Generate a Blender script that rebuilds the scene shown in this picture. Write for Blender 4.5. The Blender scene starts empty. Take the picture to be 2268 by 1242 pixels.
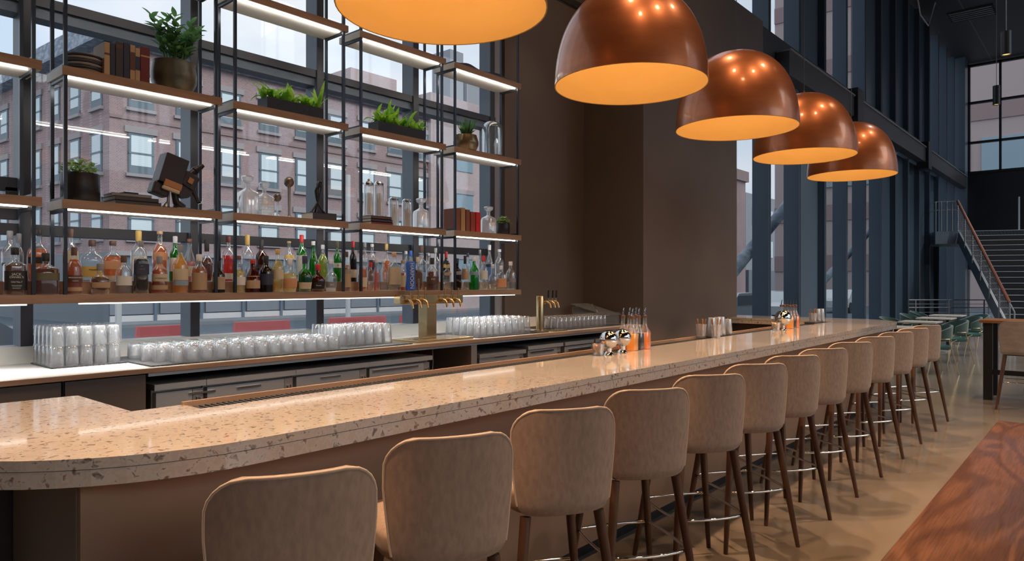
import bpy, bmesh, math, random
from mathutils import Matrix, Vector
R = math.radians
random.seed(7)
SC = bpy.context.scene
COL = SC.collection

# ------------------------------------------------------------------ camera, world, light, exposure
HC, F, VX, HY = 1.55, 1550.0, 2468.0, 626.0          # eye height, focal length in pixels of a 2268 wide frame
TH = math.atan((VX - 1134.0) / F); CT, ST = math.cos(TH), math.sin(TH)
cd = bpy.data.cameras.new('camera'); cam = bpy.data.objects.new('camera', cd); COL.objects.link(cam)
cam.location = (0, 0, HC); cam.rotation_euler = (R(90), 0, TH - R(90))
cd.sensor_width = 36.0; cd.lens = F / 2268.0 * 36.0; cd.shift_y = 5.0 / 2268.0; cd.clip_end = 500
SC.camera = cam
SC.view_settings.view_transform = 'Standard'; SC.view_settings.look = 'None'
SC.view_settings.gamma = 1.0; SC.view_settings.use_curve_mapping = False
SC.view_settings.exposure = 0.0
cy = SC.cycles
cy.max_bounces = 8; cy.diffuse_bounces = 4; cy.glossy_bounces = 4; cy.transmission_bounces = 6; cy.transparent_max_bounces = 40
cy.caustics_reflective = False; cy.caustics_refractive = False; cy.sample_clamp_indirect = 4.0; cy.use_denoising = True

def aX(px, L): return ((F / CT / (VX - px)) - ST) / CT * L       # metres along the bar of a pixel column on the vertical plane Y = L
def dZ(x, y): return ST * y + CT * x                              # distance in front of the lens
def hZ(py, x, y): return HC + (HY - py) / F * dZ(x, y)

W = bpy.data.worlds.new('overcast_sky'); SC.world = W; W.use_nodes = True
nt = W.node_tree; bg = nt.nodes['Background']
tc = nt.nodes.new('ShaderNodeTexCoord'); mp = nt.nodes.new('ShaderNodeMapping'); nz = nt.nodes.new('ShaderNodeTexNoise'); cr = nt.nodes.new('ShaderNodeValToRGB')
mp.inputs['Scale'].default_value = (1.0, 1.0, 2.6); nz.inputs['Scale'].default_value = 3.0; nz.inputs['Detail'].default_value = 5
cr.color_ramp.elements[0].position = .36; cr.color_ramp.elements[0].color = (.58, .66, .80, 1)
cr.color_ramp.elements[1].position = .60; cr.color_ramp.elements[1].color = (.86, .84, .88, 1)
nt.links.new(tc.outputs['Generated'], mp.inputs[0]); nt.links.new(mp.outputs[0], nz.inputs['Vector'])
nt.links.new(nz.outputs['Fac'], cr.inputs[0]); nt.links.new(cr.outputs[0], bg.inputs['Color'])
bg.inputs['Strength'].default_value = 1.3

def light(kind, name, loc, power, color, rot=(0, 0, 0), **kw):
    l = bpy.data.lights.new(name, kind); l.energy = power; l.color = color
    for k, v in kw.items(): setattr(l, k, v)
    o = bpy.data.objects.new(name, l); COL.objects.link(o); o.location = loc; o.rotation_euler = rot
    return o
# weak, very soft sun behind the cloud, from the side of the street the camera stands on: added to lighten the brick front
light('SUN', 'sun', (0, -20, 30), 2.0, (1, .97, .94), (R(52), 0, R(12)), angle=R(50))
# daylight through the two glazed sides
for nm, loc, rot, sx, sy in (('portal_bar_windows', (2.6, 5.35, 3.4), (R(-90), 0, 0), 7.2, 4.6),
                             ('portal_hall_windows', (23, 5.35, 5.2), (R(-90), 0, 0), 24, 10.0),
                             ('portal_street_windows', (15.7, -9.4, 5.2), (R(90), 0, 0), 37.5, 10.0),
                             ('portal_end_windows', (34.9, -2.0, 7.0), (0, R(90), 0), 6, 13.0)):
    light('AREA', nm, loc, 1.0, (1, 1, 1), rot, shape='RECTANGLE', size=sx, size_y=sy).data.cycles.is_portal = True
# ceiling downlights out of view, driven as fill; far ones stand in for daylight
for i, (x, y) in enumerate([(1.0, -1.2), (4.2, -1.6), (7.4, -1.2), (10.6, -1.6), (14.0, 0.6), (18.0, -1.0), (23.0, 0.5), (2.4, 1.4), (6.0, 3.4), (29, 1)]):
    light('SPOT', 'ceiling_downlight_fill', (x, y, 9.3), 500 if x < 12 else 900, (1.0, .62, .34) if x < 12 else (1.0, .92, .82), (0, 0, 0), spot_size=R(95), spot_blend=.6, shadow_soft_size=.12)
# low nook downlights grazing the taupe wall beside the back bar
for x in (5.95, 8.2):
    light('SPOT', 'wall_downlight', (x, 4.55 if x < 7 else 3.7, 4.85), 15 if x < 7 else 6, (1.0, .70, .42), (0, 0, 0), spot_size=R(70), spot_blend=.8, shadow_soft_size=.04)

# area lamps added to the LED strips' light, upper ones aimed back to lift undersides
for x0 in (.300, 1.310, 2.300, 3.322, 4.340):
    for z in (1.425, 1.94, 2.678, 3.42):
        light('AREA', 'shelf_led', (x0 + .45, 4.445 if z > 1.5 else 4.42, z), 0.6 if z > 1.5 else 6.5, (1, .95, .88), (R(88) if z > 1.5 else R(8), 0, 0), shape='RECTANGLE', size=.85, size_y=.012, spread=R(180 if z > 1.5 else 120))

# ------------------------------------------------------------------ materials
def mat(name, col, rough=.5, metal=0.0, spec=.5, coat=0.0, emit=None, estr=0.0, trans=0.0, ior=1.45, sheen=0.0, coat_rough=.05):
    m = bpy.data.materials.new(name); m.use_nodes = True
    b = m.node_tree.nodes['Principled BSDF']
    b.inputs['Base Color'].default_value = (*col, 1); b.inputs['Roughness'].default_value = rough; b.inputs['Metallic'].default_value = metal
    b.inputs['Specular IOR Level'].default_value = spec; b.inputs['Coat Weight'].default_value = coat; b.inputs['Coat Roughness'].default_value = coat_rough
    b.inputs['Transmission Weight'].default_value = trans; b.inputs['IOR'].default_value = ior; b.inputs['Sheen Weight'].default_value = sheen
    if emit: b.inputs['Emission Color'].default_value = (*emit, 1); b.inputs['Emission Strength'].default_value = estr
    return m
def vary(m, c2, scale=(8, 8, 8), lo=.4, hi=.6, detail=4, bump=0.0, rough2=None, nscale=1.0, dist=0.0, stops=None, coord='Object'):
    """mix the base colour with a second one by stretched noise, optionally bump"""
    nt = m.node_tree; b = nt.nodes['Principled BSDF']; c1 = tuple(b.inputs['Base Color'].default_value)
    tc = nt.nodes.new('ShaderNodeTexCoord'); mp = nt.nodes.new('ShaderNodeMapping'); nz = nt.nodes.new('ShaderNodeTexNoise'); cr = nt.nodes.new('ShaderNodeValToRGB')
    mp.inputs['Scale'].default_value = scale; nz.inputs['Scale'].default_value = nscale; nz.inputs['Detail'].default_value = detail; nz.inputs['Distortion'].default_value = dist
    nt.links.new(tc.outputs[coord], mp.inputs[0]); nt.links.new(mp.outputs[0], nz.inputs['Vector']); nt.links.new(nz.outputs['Fac'], cr.inputs[0])
    e = cr.color_ramp.elements; e[0].position = lo; e[0].color = c1; e[1].position = hi; e[1].color = (*c2, 1)
    for p, c in (stops or []):
        x = e.new(p); x.color = (*c, 1)
    nt.links.new(cr.outputs[0], b.inputs['Base Color'])
    if bump:
        bp = nt.nodes.new('ShaderNodeBump'); bp.inputs['Strength'].default_value = bump; bp.inputs['Distance'].default_value = .01
        nt.links.new(nz.outputs['Fac'], bp.inputs['Height']); nt.links.new(bp.outputs[0], b.inputs['Normal'])
    return m
def glassmat(name, tint=(1, 1, 1), gloss=.12, rim=.5, diffuse=0.0, dcol=None, rough=.02, blend=.35):
    """thin clear glass: tinted transparency, reflection rising towards grazing angles, a little body colour"""
    m = bpy.data.materials.new(name); m.use_nodes = True; nt = m.node_tree; nt.nodes.remove(nt.nodes['Principled BSDF'])
    out = nt.nodes['Material Output']; tr = nt.nodes.new('ShaderNodeBsdfTransparent'); tr.inputs[0].default_value = (*tint, 1)
    gl = nt.nodes.new('ShaderNodeBsdfGlossy'); gl.inputs['Roughness'].default_value = rough
    lw = nt.nodes.new('ShaderNodeLayerWeight'); lw.inputs['Blend'].default_value = blend
    mr = nt.nodes.new('ShaderNodeMapRange'); mr.inputs['To Min'].default_value = gloss * .3; mr.inputs['To Max'].default_value = rim
    nt.links.new(lw.outputs['Facing'], mr.inputs['Value'])
    mx = nt.nodes.new('ShaderNodeMixShader'); nt.links.new(mr.outputs[0], mx.inputs[0]); nt.links.new(tr.outputs[0], mx.inputs[1]); nt.links.new(gl.outputs[0], mx.inputs[2])
    last = mx
    if diffuse:
        df = nt.nodes.new('ShaderNodeBsdfDiffuse'); df.inputs[0].default_value = (*(dcol or tint), 1)
        tl = nt.nodes.new('ShaderNodeBsdfTranslucent'); tl.inputs[0].default_value = (*(dcol or tint), 1)
        a = nt.nodes.new('ShaderNodeAddShader'); nt.links.new(df.outputs[0], a.inputs[0]); nt.links.new(tl.outputs[0], a.inputs[1])
        m2 = nt.nodes.new('ShaderNodeMixShader'); m2.inputs[0].default_value = diffuse
        nt.links.new(mx.outputs[0], m2.inputs[1]); nt.links.new(a.outputs[0], m2.inputs[2]); last = m2
    nt.links.new(last.outputs[0], out.inputs[0]); return m
def banded(name, c1, c2, axis, scale, thick, rough=.6, offs=0.0):
    """flat material with thin lines of a second colour repeating along one axis"""
    m = mat(name, c1, rough); nt = m.node_tree; b = nt.nodes['Principled BSDF']
    tc = nt.nodes.new('ShaderNodeTexCoord'); sp = nt.nodes.new('ShaderNodeSeparateXYZ'); mu = nt.nodes.new('ShaderNodeMath'); mu.operation = 'MULTIPLY_ADD'
    mu.inputs[1].default_value = scale; mu.inputs[2].default_value = offs; fr = nt.nodes.new('ShaderNodeMath'); fr.operation = 'FRACT'
    lt = nt.nodes.new('ShaderNodeMath'); lt.operation = 'LESS_THAN'; lt.inputs[1].default_value = thick
    mx = nt.nodes.new('ShaderNodeMix'); mx.data_type = 'RGBA'; mx.inputs[6].default_value = (*c1, 1); mx.inputs[7].default_value = (*c2, 1)
    nt.links.new(tc.outputs['Object'], sp.inputs[0]); nt.links.new(sp.outputs['XYZ'.index(axis)], mu.inputs[0]); nt.links.new(mu.outputs[0], fr.inputs[0])
    nt.links.new(fr.outputs[0], lt.inputs[0]); nt.links.new(lt.outputs[0], mx.inputs[0]); nt.links.new(mx.outputs[2], b.inputs['Base Color']); return m

M = {}
M['taupe'] = vary(mat('taupe_wall_paint', (.105, .080, .066), .55), (.125, .095, .08), (1, 1, 1), .3, .7)
M['dark_wall'] = mat('black_wall_paint', (.014, .014, .018), .6)
M['floor'] = vary(mat('polished_concrete', (.21, .168, .128), .15, coat=.35, coat_rough=.14), (.27, .228, .185), (1, 1, 1), .35, .68, 8, nscale=1.1)
M['ceiling'] = banded('ceiling_panel', (.035, .038, .045), (.12, .11, .11), 'Y', .45, .02, .5, .3)
M['stone'] = vary(mat('speckled_quartz', (.49, .485, .465), .09, coat=.5), (.17, .13, .11), (44, 44, 44), .575, .69, 5, nscale=1.0, dist=.7, stops=[(.40, (.48, .435, .39)), (.50, (.53, .485, .435)), (.61, (.34, .29, .255))])
M['bar_panel'] = vary(mat('taupe_bar_panel', (.235, .158, .112), .42), (.27, .185, .135), (1.5, 1.5, 1.5), .3, .7)
M['bar_end'] = mat('daylit_end_panel', (.17, .165, .165), .4)  # grey puts the window light on this end into the colour
M['toe'] = mat('black_toe_kick', (.012, .011, .012), .4)
M['white_top'] = mat('white_solid_surface', (.74, .73, .71), .22)
M['splash'] = mat('white_back_splash', (.72, .71, .67), .35)
M['oak'] = vary(mat('oiled_oak_shelf', (.33, .215, .145), .5), (.25, .155, .10), (3, 30, 30), .35, .7)
M['shelf_body'] = vary(mat('grey_shelf_laminate', (.80, .78, .73), .45), (.72, .70, .65), (3, 14, 14), .35, .7)
M['steel'] = mat('brushed_steel', (.52, .54, .56), .36, .78)
M['steel_dark'] = mat('dull_steel', (.34, .32, .31), .40, .7)
M['chrome'] = mat('chrome', (.85, .84, .82), .06, 1.0)
M['cabinet'] = mat('brown_grey_cabinet', (.095, .078, .070), .42)
M['black'] = mat('black_powder_coat', (.016, .017, .021), .42)
M['rod'] = mat('blackened_steel_rod', (.045, .05, .06), .28, .7)
M['void'] = mat('unlit_recess', (.02, .018, .018), .8)  # near black puts the shade of recesses and slots into the colour
M['brass'] = mat('satin_brass', (.66, .49, .27), .26, 1.0)
M['mat'] = vary(mat('black_rubber_mat', (.02, .022, .026), .5), (.07, .075, .08), (90, 90, 90), .45, .6, 1)
M['led'] = mat('led_strip', (1, 1, 1), .5, emit=(1, .95, .88), estr=11.0)
M['led_dim'] = mat('led_strip_dim', (1, 1, 1), .5, emit=(1, .95, .88), estr=2.2)
M['mullion'] = mat('blue_grey_mullion', (.135, .175, .225), .42)
M['mull_front'] = mat('shaded_mullion_face', (.028, .028, .036), .4)  # shade of the room side faces put into a near black colour
M['stair_blue'] = mat('blue_grey_stringer', (.26, .32, .40), .35)
M['fin'] = mat('blue_steel_fin', (.052, .085, .125), .42)
M['fin_edge'] = mat('pale_fin_edge', (.26, .27, .31), .4)
M['spandrel'] = mat('blue_spandrel_panel', (.11, .15, .20), .35)
M['beam'] = mat('dark_steel_beam', (.055, .055, .062), .45)
M['pane'] = glassmat('window_glass', (.93, .97, .98), .10, .35, rough=.0, blend=.25)
M['copper'] = vary(mat('burnished_copper', (.45, .150, .052), .34, .55, coat=.5, coat_rough=.12), (.34, .105, .036), (2, 2, 9), .35, .7, 5)
M['gold_in'] = vary(mat('gold_leaf_lining', (.88, .66, .32), .8), (.85, .62, .28), (3, 3, 8), .35, .7, 4)
M['wire'] = mat('lamp_wire', (.05, .05, .05), .4)
M['bulb'] = mat('bulb', (1, .9, .7), .5, emit=(1, .7, .35), estr=3.0)
M['fabric'] = vary(mat('taupe_velvet', (.335, .245, .188), .9, sheen=.2), (.265, .190, .147), (60, 60, 26), .35, .68, 4, bump=.05)
M['fabric_grey'] = vary(mat('grey_beige_velvet', (.40, .35, .32), .85, sheen=.3), (.32, .28, .26), (9, 9, 22), .35, .68, 7)
M['piping'] = mat('fabric_piping', (.52, .40, .30), .8, sheen=.4)
M['walnut_leg'] = vary(mat('walnut_leg', (.10, .048, .027), .35), (.062, .03, .018), (30, 30, 4), .35, .65)
M['walnut_top'] = mat('walnut_top', (.42, .18, .09), .28, coat=.3)
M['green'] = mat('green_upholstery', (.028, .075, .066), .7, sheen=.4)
M['green_lit'] = mat('lit_green_seat', (.055, .15, .135), .7)  # light on the seat put into a brighter chair green
M['table_white'] = mat('pale_table_top', (.62, .58, .53), .25)
M['book_dark'] = mat('book_charcoal', (.045, .045, .055), .6)
M['paper'] = mat('paper', (.62, .58, .50), .8)
M['leaf'] = vary(mat('leaf_green', (.20, .52, .05), .4), (.38, .70, .10), (14, 14, 14), .35, .65)
M['leaf_dark'] = vary(mat('leaf_dark_green', (.06, .20, .08), .35), (.14, .34, .13), (14, 14, 14), .35, .65)
M['leaf_sage'] = vary(mat('leaf_sage', (.20, .38, .11), .5), (.38, .52, .26), (30, 30, 30), .35, .65)
M['soil'] = vary(mat('potting_soil', (.10, .07, .05), .9), (.22, .17, .12), (60, 60, 60), .4, .6)
M['olive_pot'] = vary(mat('olive_bronze_glaze', (.10, .095, .065), .32, .45), (.20, .185, .13), (9, 9, 5), .4, .65)
M['brass_pot'] = vary(mat('aged_brass_pot', (.17, .12, .065), .3, .8), (.32, .25, .15), (5, 5, 3), .35, .65)
M['bronze'] = mat('dark_bronze', (.20, .165, .14), .3, .85)
M['iron'] = mat('black_iron', (.028, .026, .028), .3, .4)
M['camera_brown'] = mat('brown_black_enamel', (.040, .033, .035), .38, .2)
M['orange_trim'] = mat('orange_brass_trim', (.42, .19, .075), .35, .5)
M['drink_glass'] = glassmat('drinking_glass', (.985, .99, .995), .25, 1.0, .06, (.92, .96, 1.0), .05, .46)
M['crystal'] = glassmat('cut_crystal', (.95, .97, .98), .5, 1.0, .17, (.9, .93, .96), .06, .5)
M['cloche'] = glassmat('cloche_glass', (.93, .96, .97), .25, .9, .04, (.8, .9, .95), .02, .5)
M['bottle_clear'] = glassmat('clear_bottle_glass', (.95, .975, .985), .2, .75, .04, (.85, .92, .95), .03, .4)
M['bottle_green'] = glassmat('green_bottle_glass', (.08, .55, .16), .2, .6, .12, (.02, .35, .06), .03, .4)
M['bottle_dark'] = glassmat('dark_bottle_glass', (.10, .06, .045), .2, .55, .35, (.025, .014, .012), .04, .4)
M['bottle_red'] = glassmat('red_bottle_glass', (.35, .05, .03), .2, .55, .3, (.10, .012, .008), .04, .4)
M['acrylic'] = glassmat('clear_acrylic', (.85, .88, .92), .4, .8, .10, (.6, .65, .7), .05, .5)
for k, c, d in (('amber', (.72, .24, .05), (.48, .12, .02)), ('orange', (.90, .38, .06), (.75, .22, .02)), ('brown', (.42, .13, .05), (.22, .05, .018)), ('gold', (.95, .62, .14), (.75, .42, .05)),
                ('pale', (.93, .80, .45), (.7, .55, .22)), ('red', (.85, .07, .05), (.8, .02, .02)), ('darkred', (.32, .04, .03), (.16, .015, .012)), ('green', (.12, .70, .18), (.03, .5, .06)),
                ('lime', (.70, .80, .12), (.5, .55, .03)), ('water', (.90, .94, .97), (.7, .8, .88)), ('blue', (.45, .62, .85), (.2, .35, .6)), ('black', (.06, .045, .05), (.015, .012, .014)), ('rose', (.85, .45, .42), (.8, .3, .28))):
    M['liq_' + k] = glassmat('liquid_' + k, tuple(v ** .9 for v in c), .05, .18, .24, d, .1, .3)
M['liq_syrup_yellow'] = glassmat('syrup_yellow', (.98, .72, .16), .05, .2, .5, (.95, .55, .06), .1, .3)
M['liq_syrup_orange'] = glassmat('syrup_orange', (.95, .52, .10), .05, .2, .5, (.85, .36, .03), .1, .3)
for k, c in (('black', (.016, .014, .016)), ('white', (.68, .68, .66)), ('cream', (.56, .48, .34)), ('tan', (.42, .30, .19)), ('yellow', (.62, .42, .12)), ('grey', (.22, .22, .24)), ('blue', (.03, .12, .55)),
             ('red', (.50, .02, .02)), ('brown', (.10, .05, .035)), ('gold', (.50, .33, .09)), ('navy', (.03, .035, .07)), ('maroon', (.13, .022, .025)), ('olive', (.11, .10, .055)), ('cork', (.40, .25, .13)), ('silver', (.6, .6, .62)),
             ('rust', (.20, .07, .045)), ('brick', (.27, .055, .04)), ('steelblue', (.25, .35, .45)), ('peach', (.60, .30, .16))):
    M['c_' + k] = mat('print_' + k, c, .5)

# brick front across the street
def brickmat(name, c1, c2, mortar):
    m = mat(name, c1, .9); nt = m.node_tree; b = nt.nodes['Principled BSDF']
    tc = nt.nodes.new('ShaderNodeTexCoord'); mp = nt.nodes.new('ShaderNodeMapping'); br = nt.nodes.new('ShaderNodeTexBrick'); nz = nt.nodes.new('ShaderNodeTexNoise'); mx = nt.nodes.new('ShaderNodeMix'); mx.data_type = 'RGBA'; mx.blend_type = 'MULTIPLY'
    mp.inputs['Rotation'].default_value = (R(90), 0, 0); br.inputs['Scale'].default_value = 4.2; br.inputs['Color1'].default_value = (*c1, 1); br.inputs['Color2'].default_value = (*c2, 1); br.inputs['Mortar'].default_value = (*mortar, 1)
    br.inputs['Mortar Size'].default_value = .03; nz.inputs['Scale'].default_value = .7; nz.inputs['Detail'].default_value = 6; mx.inputs[0].default_value = .35
    nt.links.new(tc.outputs['Object'], mp.inputs[0]); nt.links.new(mp.outputs[0], br.inputs['Vector']); nt.links.new(tc.outputs['Object'], nz.inputs['Vector'])
    nt.links.new(br.outputs['Color'], mx.inputs[6]); nt.links.new(nz.outputs['Fac'], mx.inputs[7]); nt.links.new(mx.outputs[2], b.inputs['Base Color']); return m
M['brick'] = brickmat('red_brick', (.44, .285, .28), (.34, .225, .23), (.50, .41, .40))
M['brick2'] = brickmat('pale_red_brick', (.62, .47, .46), (.54, .41, .41), (.6, .52, .5))
M['stone_trim'] = mat('stone_lintel', (.36, .32, .32), .8)
M['cornice'] = vary(mat('slate_cornice', (.20, .24, .30), .7), (.36, .40, .46), (3, 3, 6), .45, .6)
M['shopfront'] = mat('grey_shopfront', (.15, .175, .20), .5)
M['shop_panel'] = mat('grey_shopfront_panel', (.22, .24, .27), .4)
M['win_dark'] = mat('window_surround', (.13, .17, .20), .5)
M['blind'] = banded('window_blind', (.70, .78, .80), (.62, .70, .74), 'Z', 12, .3, .6)
M['asphalt'] = mat('asphalt', (.085, .115, .14), .7)
M['kerb'] = mat('pale_kerb', (.62, .60, .60), .7)
M['pavement'] = mat('grey_pavement', (.20, .215, .23), .8)
M['barrier'] = mat('red_plastic', (.62, .12, .12), .5)
M['beige_bld'] = mat('beige_masonry', (.44, .35, .34), .8)
M['tan_band'] = mat('brown_band', (.30, .215, .21), .8)
M['blue_win'] = mat('blue_strip_window', (.26, .36, .42), .2)
M['grey_bld'] = mat('grey_masonry', (.30, .32, .35), .8)
M['car_white'] = mat('white_car_paint', (.55, .58, .60), .25, coat=.5)
M['car_glass'] = mat('car_window', (.10, .15, .17), .1)
M['tyre'] = mat('tyre', (.03, .03, .03), .8)
M['red_light'] = mat('red_signal', (1, .05, .03), .5, emit=(1, .06, .04), estr=5.0)

def walnut():
    """figured walnut: contour bands of a slow noise field, plus fine pores"""
    m = M['walnut_top']; nt = m.node_tree; b = nt.nodes['Principled BSDF']; N = nt.nodes.new; K = nt.links.new
    tc = N('ShaderNodeTexCoord'); mp = N('ShaderNodeMapping'); nz = N('ShaderNodeTexNoise'); mu = N('ShaderNodeMath'); sn = N('ShaderNodeMath'); cr = N('ShaderNodeValToRGB'); mr = N('ShaderNodeMapRange')
    mp.inputs['Scale'].default_value = (.8, 3.4, 1); nz.inputs['Scale'].default_value = 1.3; nz.inputs['Detail'].default_value = 1.6; nz.inputs['Roughness'].default_value = .38; nz.inputs['Distortion'].default_value = .55
    mu.operation = 'MULTIPLY'; mu.inputs[1].default_value = 48; sn.operation = 'SINE'; mr.inputs['From Min'].default_value = -1
    K(tc.outputs['Object'], mp.inputs[0]); K(mp.outputs[0], nz.inputs['Vector']); K(nz.outputs['Fac'], mu.inputs[0]); K(mu.outputs[0], sn.inputs[0]); K(sn.outputs[0], mr.inputs['Value']); K(mr.outputs[0], cr.inputs[0])
    e = cr.color_ramp.elements; e[0].color = (.185, .084, .049, 1); e[1].color = (.30, .138, .076, 1); x = e.new(.30); x.color = (.20, .088, .048, 1); x = e.new(.7); x.color = (.255, .115, .062, 1)
    m2 = N('ShaderNodeMapping'); m2.inputs['Scale'].default_value = (7, 160, 40); n2 = N('ShaderNodeTexNoise'); n2.inputs['Scale'].default_value = 1; n2.inputs['Detail'].default_value = 3; n3 = N('ShaderNodeTexNoise'); n3.inputs['Scale'].default_value = 1.6
    c2 = N('ShaderNodeValToRGB'); c2.color_ramp.elements[0].position = .3; c2.color_ramp.elements[0].color = (.62, .62, .62, 1); c2.color_ramp.elements[1].position = .6; c2.color_ramp.elements[1].color = (1, 1, 1, 1)
    mx = N('ShaderNodeMix'); mx.data_type = 'RGBA'; mx.blend_type = 'MULTIPLY'; mx.inputs[0].default_value = 1
    K(tc.outputs['Object'], m2.inputs[0]); K(m2.outputs[0], n2.inputs['Vector']); K(n2.outputs['Fac'], c2.inputs[0]); K(cr.outputs[0], mx.inputs[6]); K(c2.outputs[0], mx.inputs[7]); K(mx.outputs[2], b.inputs['Base Color'])
walnut()

# ------------------------------------------------------------------ mesh helpers
def NB(): return bmesh.new()
def box(bm, x0, x1, y0, y1, z0, z1, mtx=None, bev=0.0):
    r = bmesh.ops.create_cube(bm, size=1.0)['verts']
    bmesh.ops.scale(bm, vec=(x1 - x0, y1 - y0, z1 - z0), verts=r); bmesh.ops.translate(bm, vec=((x0 + x1) / 2, (y0 + y1) / 2, (z0 + z1) / 2), verts=r)
    if bev:
        es = list({e for v in r for e in v.link_edges}); g = bmesh.ops.bevel(bm, geom=es, offset=bev, segments=2, affect='EDGES', profile=.5)
        r = list({v for f in g['faces'] for v in f.verts} | {v for v in r if v.is_valid})
    if mtx is not None: bmesh.ops.transform(bm, matrix=mtx, verts=r)
    return bm
def B(*a, **k): return box(NB(), *a, **k)
def loft(bm, levels, seg=24, cx=0, cy=0, a0=None, a1=None, cap=True, rot=0.0):
    """levels: (z, half width, half depth, exponent)"""
    rings = []; full = a0 is None; n = seg if full else seg + 1
    for lv in levels:
        z, w, d, ex = lv[:4]; ox = lv[4] if len(lv) > 4 else 0; oy = lv[5] if len(lv) > 5 else 0
        ring = []
        for i in range(n):
            a = (2 * math.pi * i / seg) if full else a0 + (a1 - a0) * i / seg
            c, s = math.cos(a), math.sin(a); k = (abs(c) ** ex + abs(s) ** ex) ** (-1.0 / ex)
            x, y = w * c * k + ox, d * s * k + oy
            ring.append(bm.verts.new((cx + x * math.cos(rot) - y * math.sin(rot), cy + x * math.sin(rot) + y * math.cos(rot), z)))
        rings.append(ring)
    for a, b in zip(rings, rings[1:]):
        for i in range(n if full else n - 1):
            j = (i + 1) % n
            bm.faces.new((a[i], a[j], b[j], b[i]))
    if cap and full:
        bm.faces.new(rings[0][::-1]); bm.faces.new(rings[-1])
    return bm
def lathe(bm, prof, seg=24, cx=0, cy=0, cap=False): return loft(bm, [(z, max(r, .0004), max(r, .0004), 2) for r, z in prof], seg, cx, cy, cap=cap)
def tube(bm, pts, r, n=8, closed=False, cap=True, radii=None):
    pts = [Vector(p) for p in pts]; rings = []; N = len(pts); prev = None
    for i, p in enumerate(pts):
        a = pts[(i - 1) % N] if (closed or i > 0) else p; b = pts[(i + 1) % N] if (closed or i < N - 1) else p
        t = (b - a).normalized()
        if prev is None: u = t.cross(Vector((0, 0, 1)) if abs(t.z) < .9 else Vector((1, 0, 0))).normalized()
        else: u = (prev - t * prev.dot(t)).normalized()
        prev = u; v = t.cross(u); rr = radii[i] if radii else r
        rings.append([bm.verts.new(p + (u * math.cos(2 * math.pi * k / n) + v * math.sin(2 * math.pi * k / n)) * rr) for k in range(n)])
    for i in range(N if closed else N - 1):
        a, b = rings[i], rings[(i + 1) % N]
        for k in range(n): bm.faces.new((a[k], a[(k + 1) % n], b[(k + 1) % n], b[k]))
    if cap and not closed: bm.faces.new(rings[0][::-1]); bm.faces.new(rings[-1])
    return bm
def prism(bm, outline, z0, z1):
    lo = [bm.verts.new((x, y, z0)) for x, y in outline]; hi = [bm.verts.new((x, y, z1)) for x, y in outline]; n = len(outline)
    bm.faces.new(lo[::-1]); bm.faces.new(hi)
    for i in range(n): bm.faces.new((lo[i], lo[(i + 1) % n], hi[(i + 1) % n], hi[i]))
    return bm
def mtx_of(o):
    m = o.matrix_basis.copy()
    while o.parent: o = o.parent; m = o.matrix_basis @ m
    return m
def obj(name, bm, m, parent=None, smooth=False, label=None, kind=None, angle=None):
    me = bpy.data.meshes.new(name)
    if isinstance(bm, bpy.types.Mesh): me = bm
    else:
        bmesh.ops.recalc_face_normals(bm, faces=bm.faces); bm.to_mesh(me); bm.free()
    o = bpy.data.objects.new(name, me); COL.objects.link(o)
    if m: me.materials.clear(); me.materials.append(M[m] if isinstance(m, str) else m)
    if parent is not None:
        me.transform(mtx_of(parent).inverted()); o.parent = parent
    if smooth:
        for p in me.polygons: p.use_smooth = True
        if angle is None: angle = 40
        me.set_sharp_from_angle(angle=R(angle))
    if label: o['label'] = label
    if kind: o['kind'] = kind
    return o
def tag(o, label, cat, group=None):
    o['label'] = label; o['category'] = cat
    if group: o['group'] = group
    return o
def thing(name, label, cat, loc=(0, 0, 0), rz=0.0, group=None):
    o = bpy.data.objects.new(name, None); COL.objects.link(o); o.location = loc; o.rotation_euler = (0, 0, rz); o.empty_display_size = .1
    return tag(o, label, cat, group)
def struct(name, bm, m, parent=None, smooth=False):
    o = obj(name, bm, m, parent, smooth)
    if parent is None: o['kind'] = 'structure'
    return o
def dup(root, loc, rz, label):
    def rec(o, parent):
        c = o.copy(); COL.objects.link(c); c.parent = parent
        for ch in KIDS.get(o.name, ()): rec(ch, c)
        return c
    r = rec(root, None); r.location = loc; r.rotation_euler = (0, 0, rz); r['label'] = label
    return r
KIDS = {}
def note_kids(root):
    allc = [o for o in bpy.data.objects if o.parent]
    for o in allc: KIDS.setdefault(o.parent.name, [])
    for o in allc:
        if o not in KIDS[o.parent.name]: KIDS[o.parent.name].append(o)
ORD = 'first second third fourth fifth sixth seventh eighth ninth tenth eleventh twelfth thirteenth fourteenth fifteenth sixteenth'.split()
def textmesh(s, size, depth=.0006, align='CENTER'):
    cu = bpy.data.curves.new('lettering', 'FONT'); cu.body = s; cu.size = size; cu.align_x = align; cu.align_y = 'CENTER'; cu.extrude = depth
    t = bpy.data.objects.new('tmp', cu); COL.objects.link(t)
    me = bpy.data.meshes.new_from_object(t, depsgraph=bpy.context.evaluated_depsgraph_get()); bpy.data.objects.remove(t); bpy.data.curves.remove(cu)
    me.name = 'lettering'; return me

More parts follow.
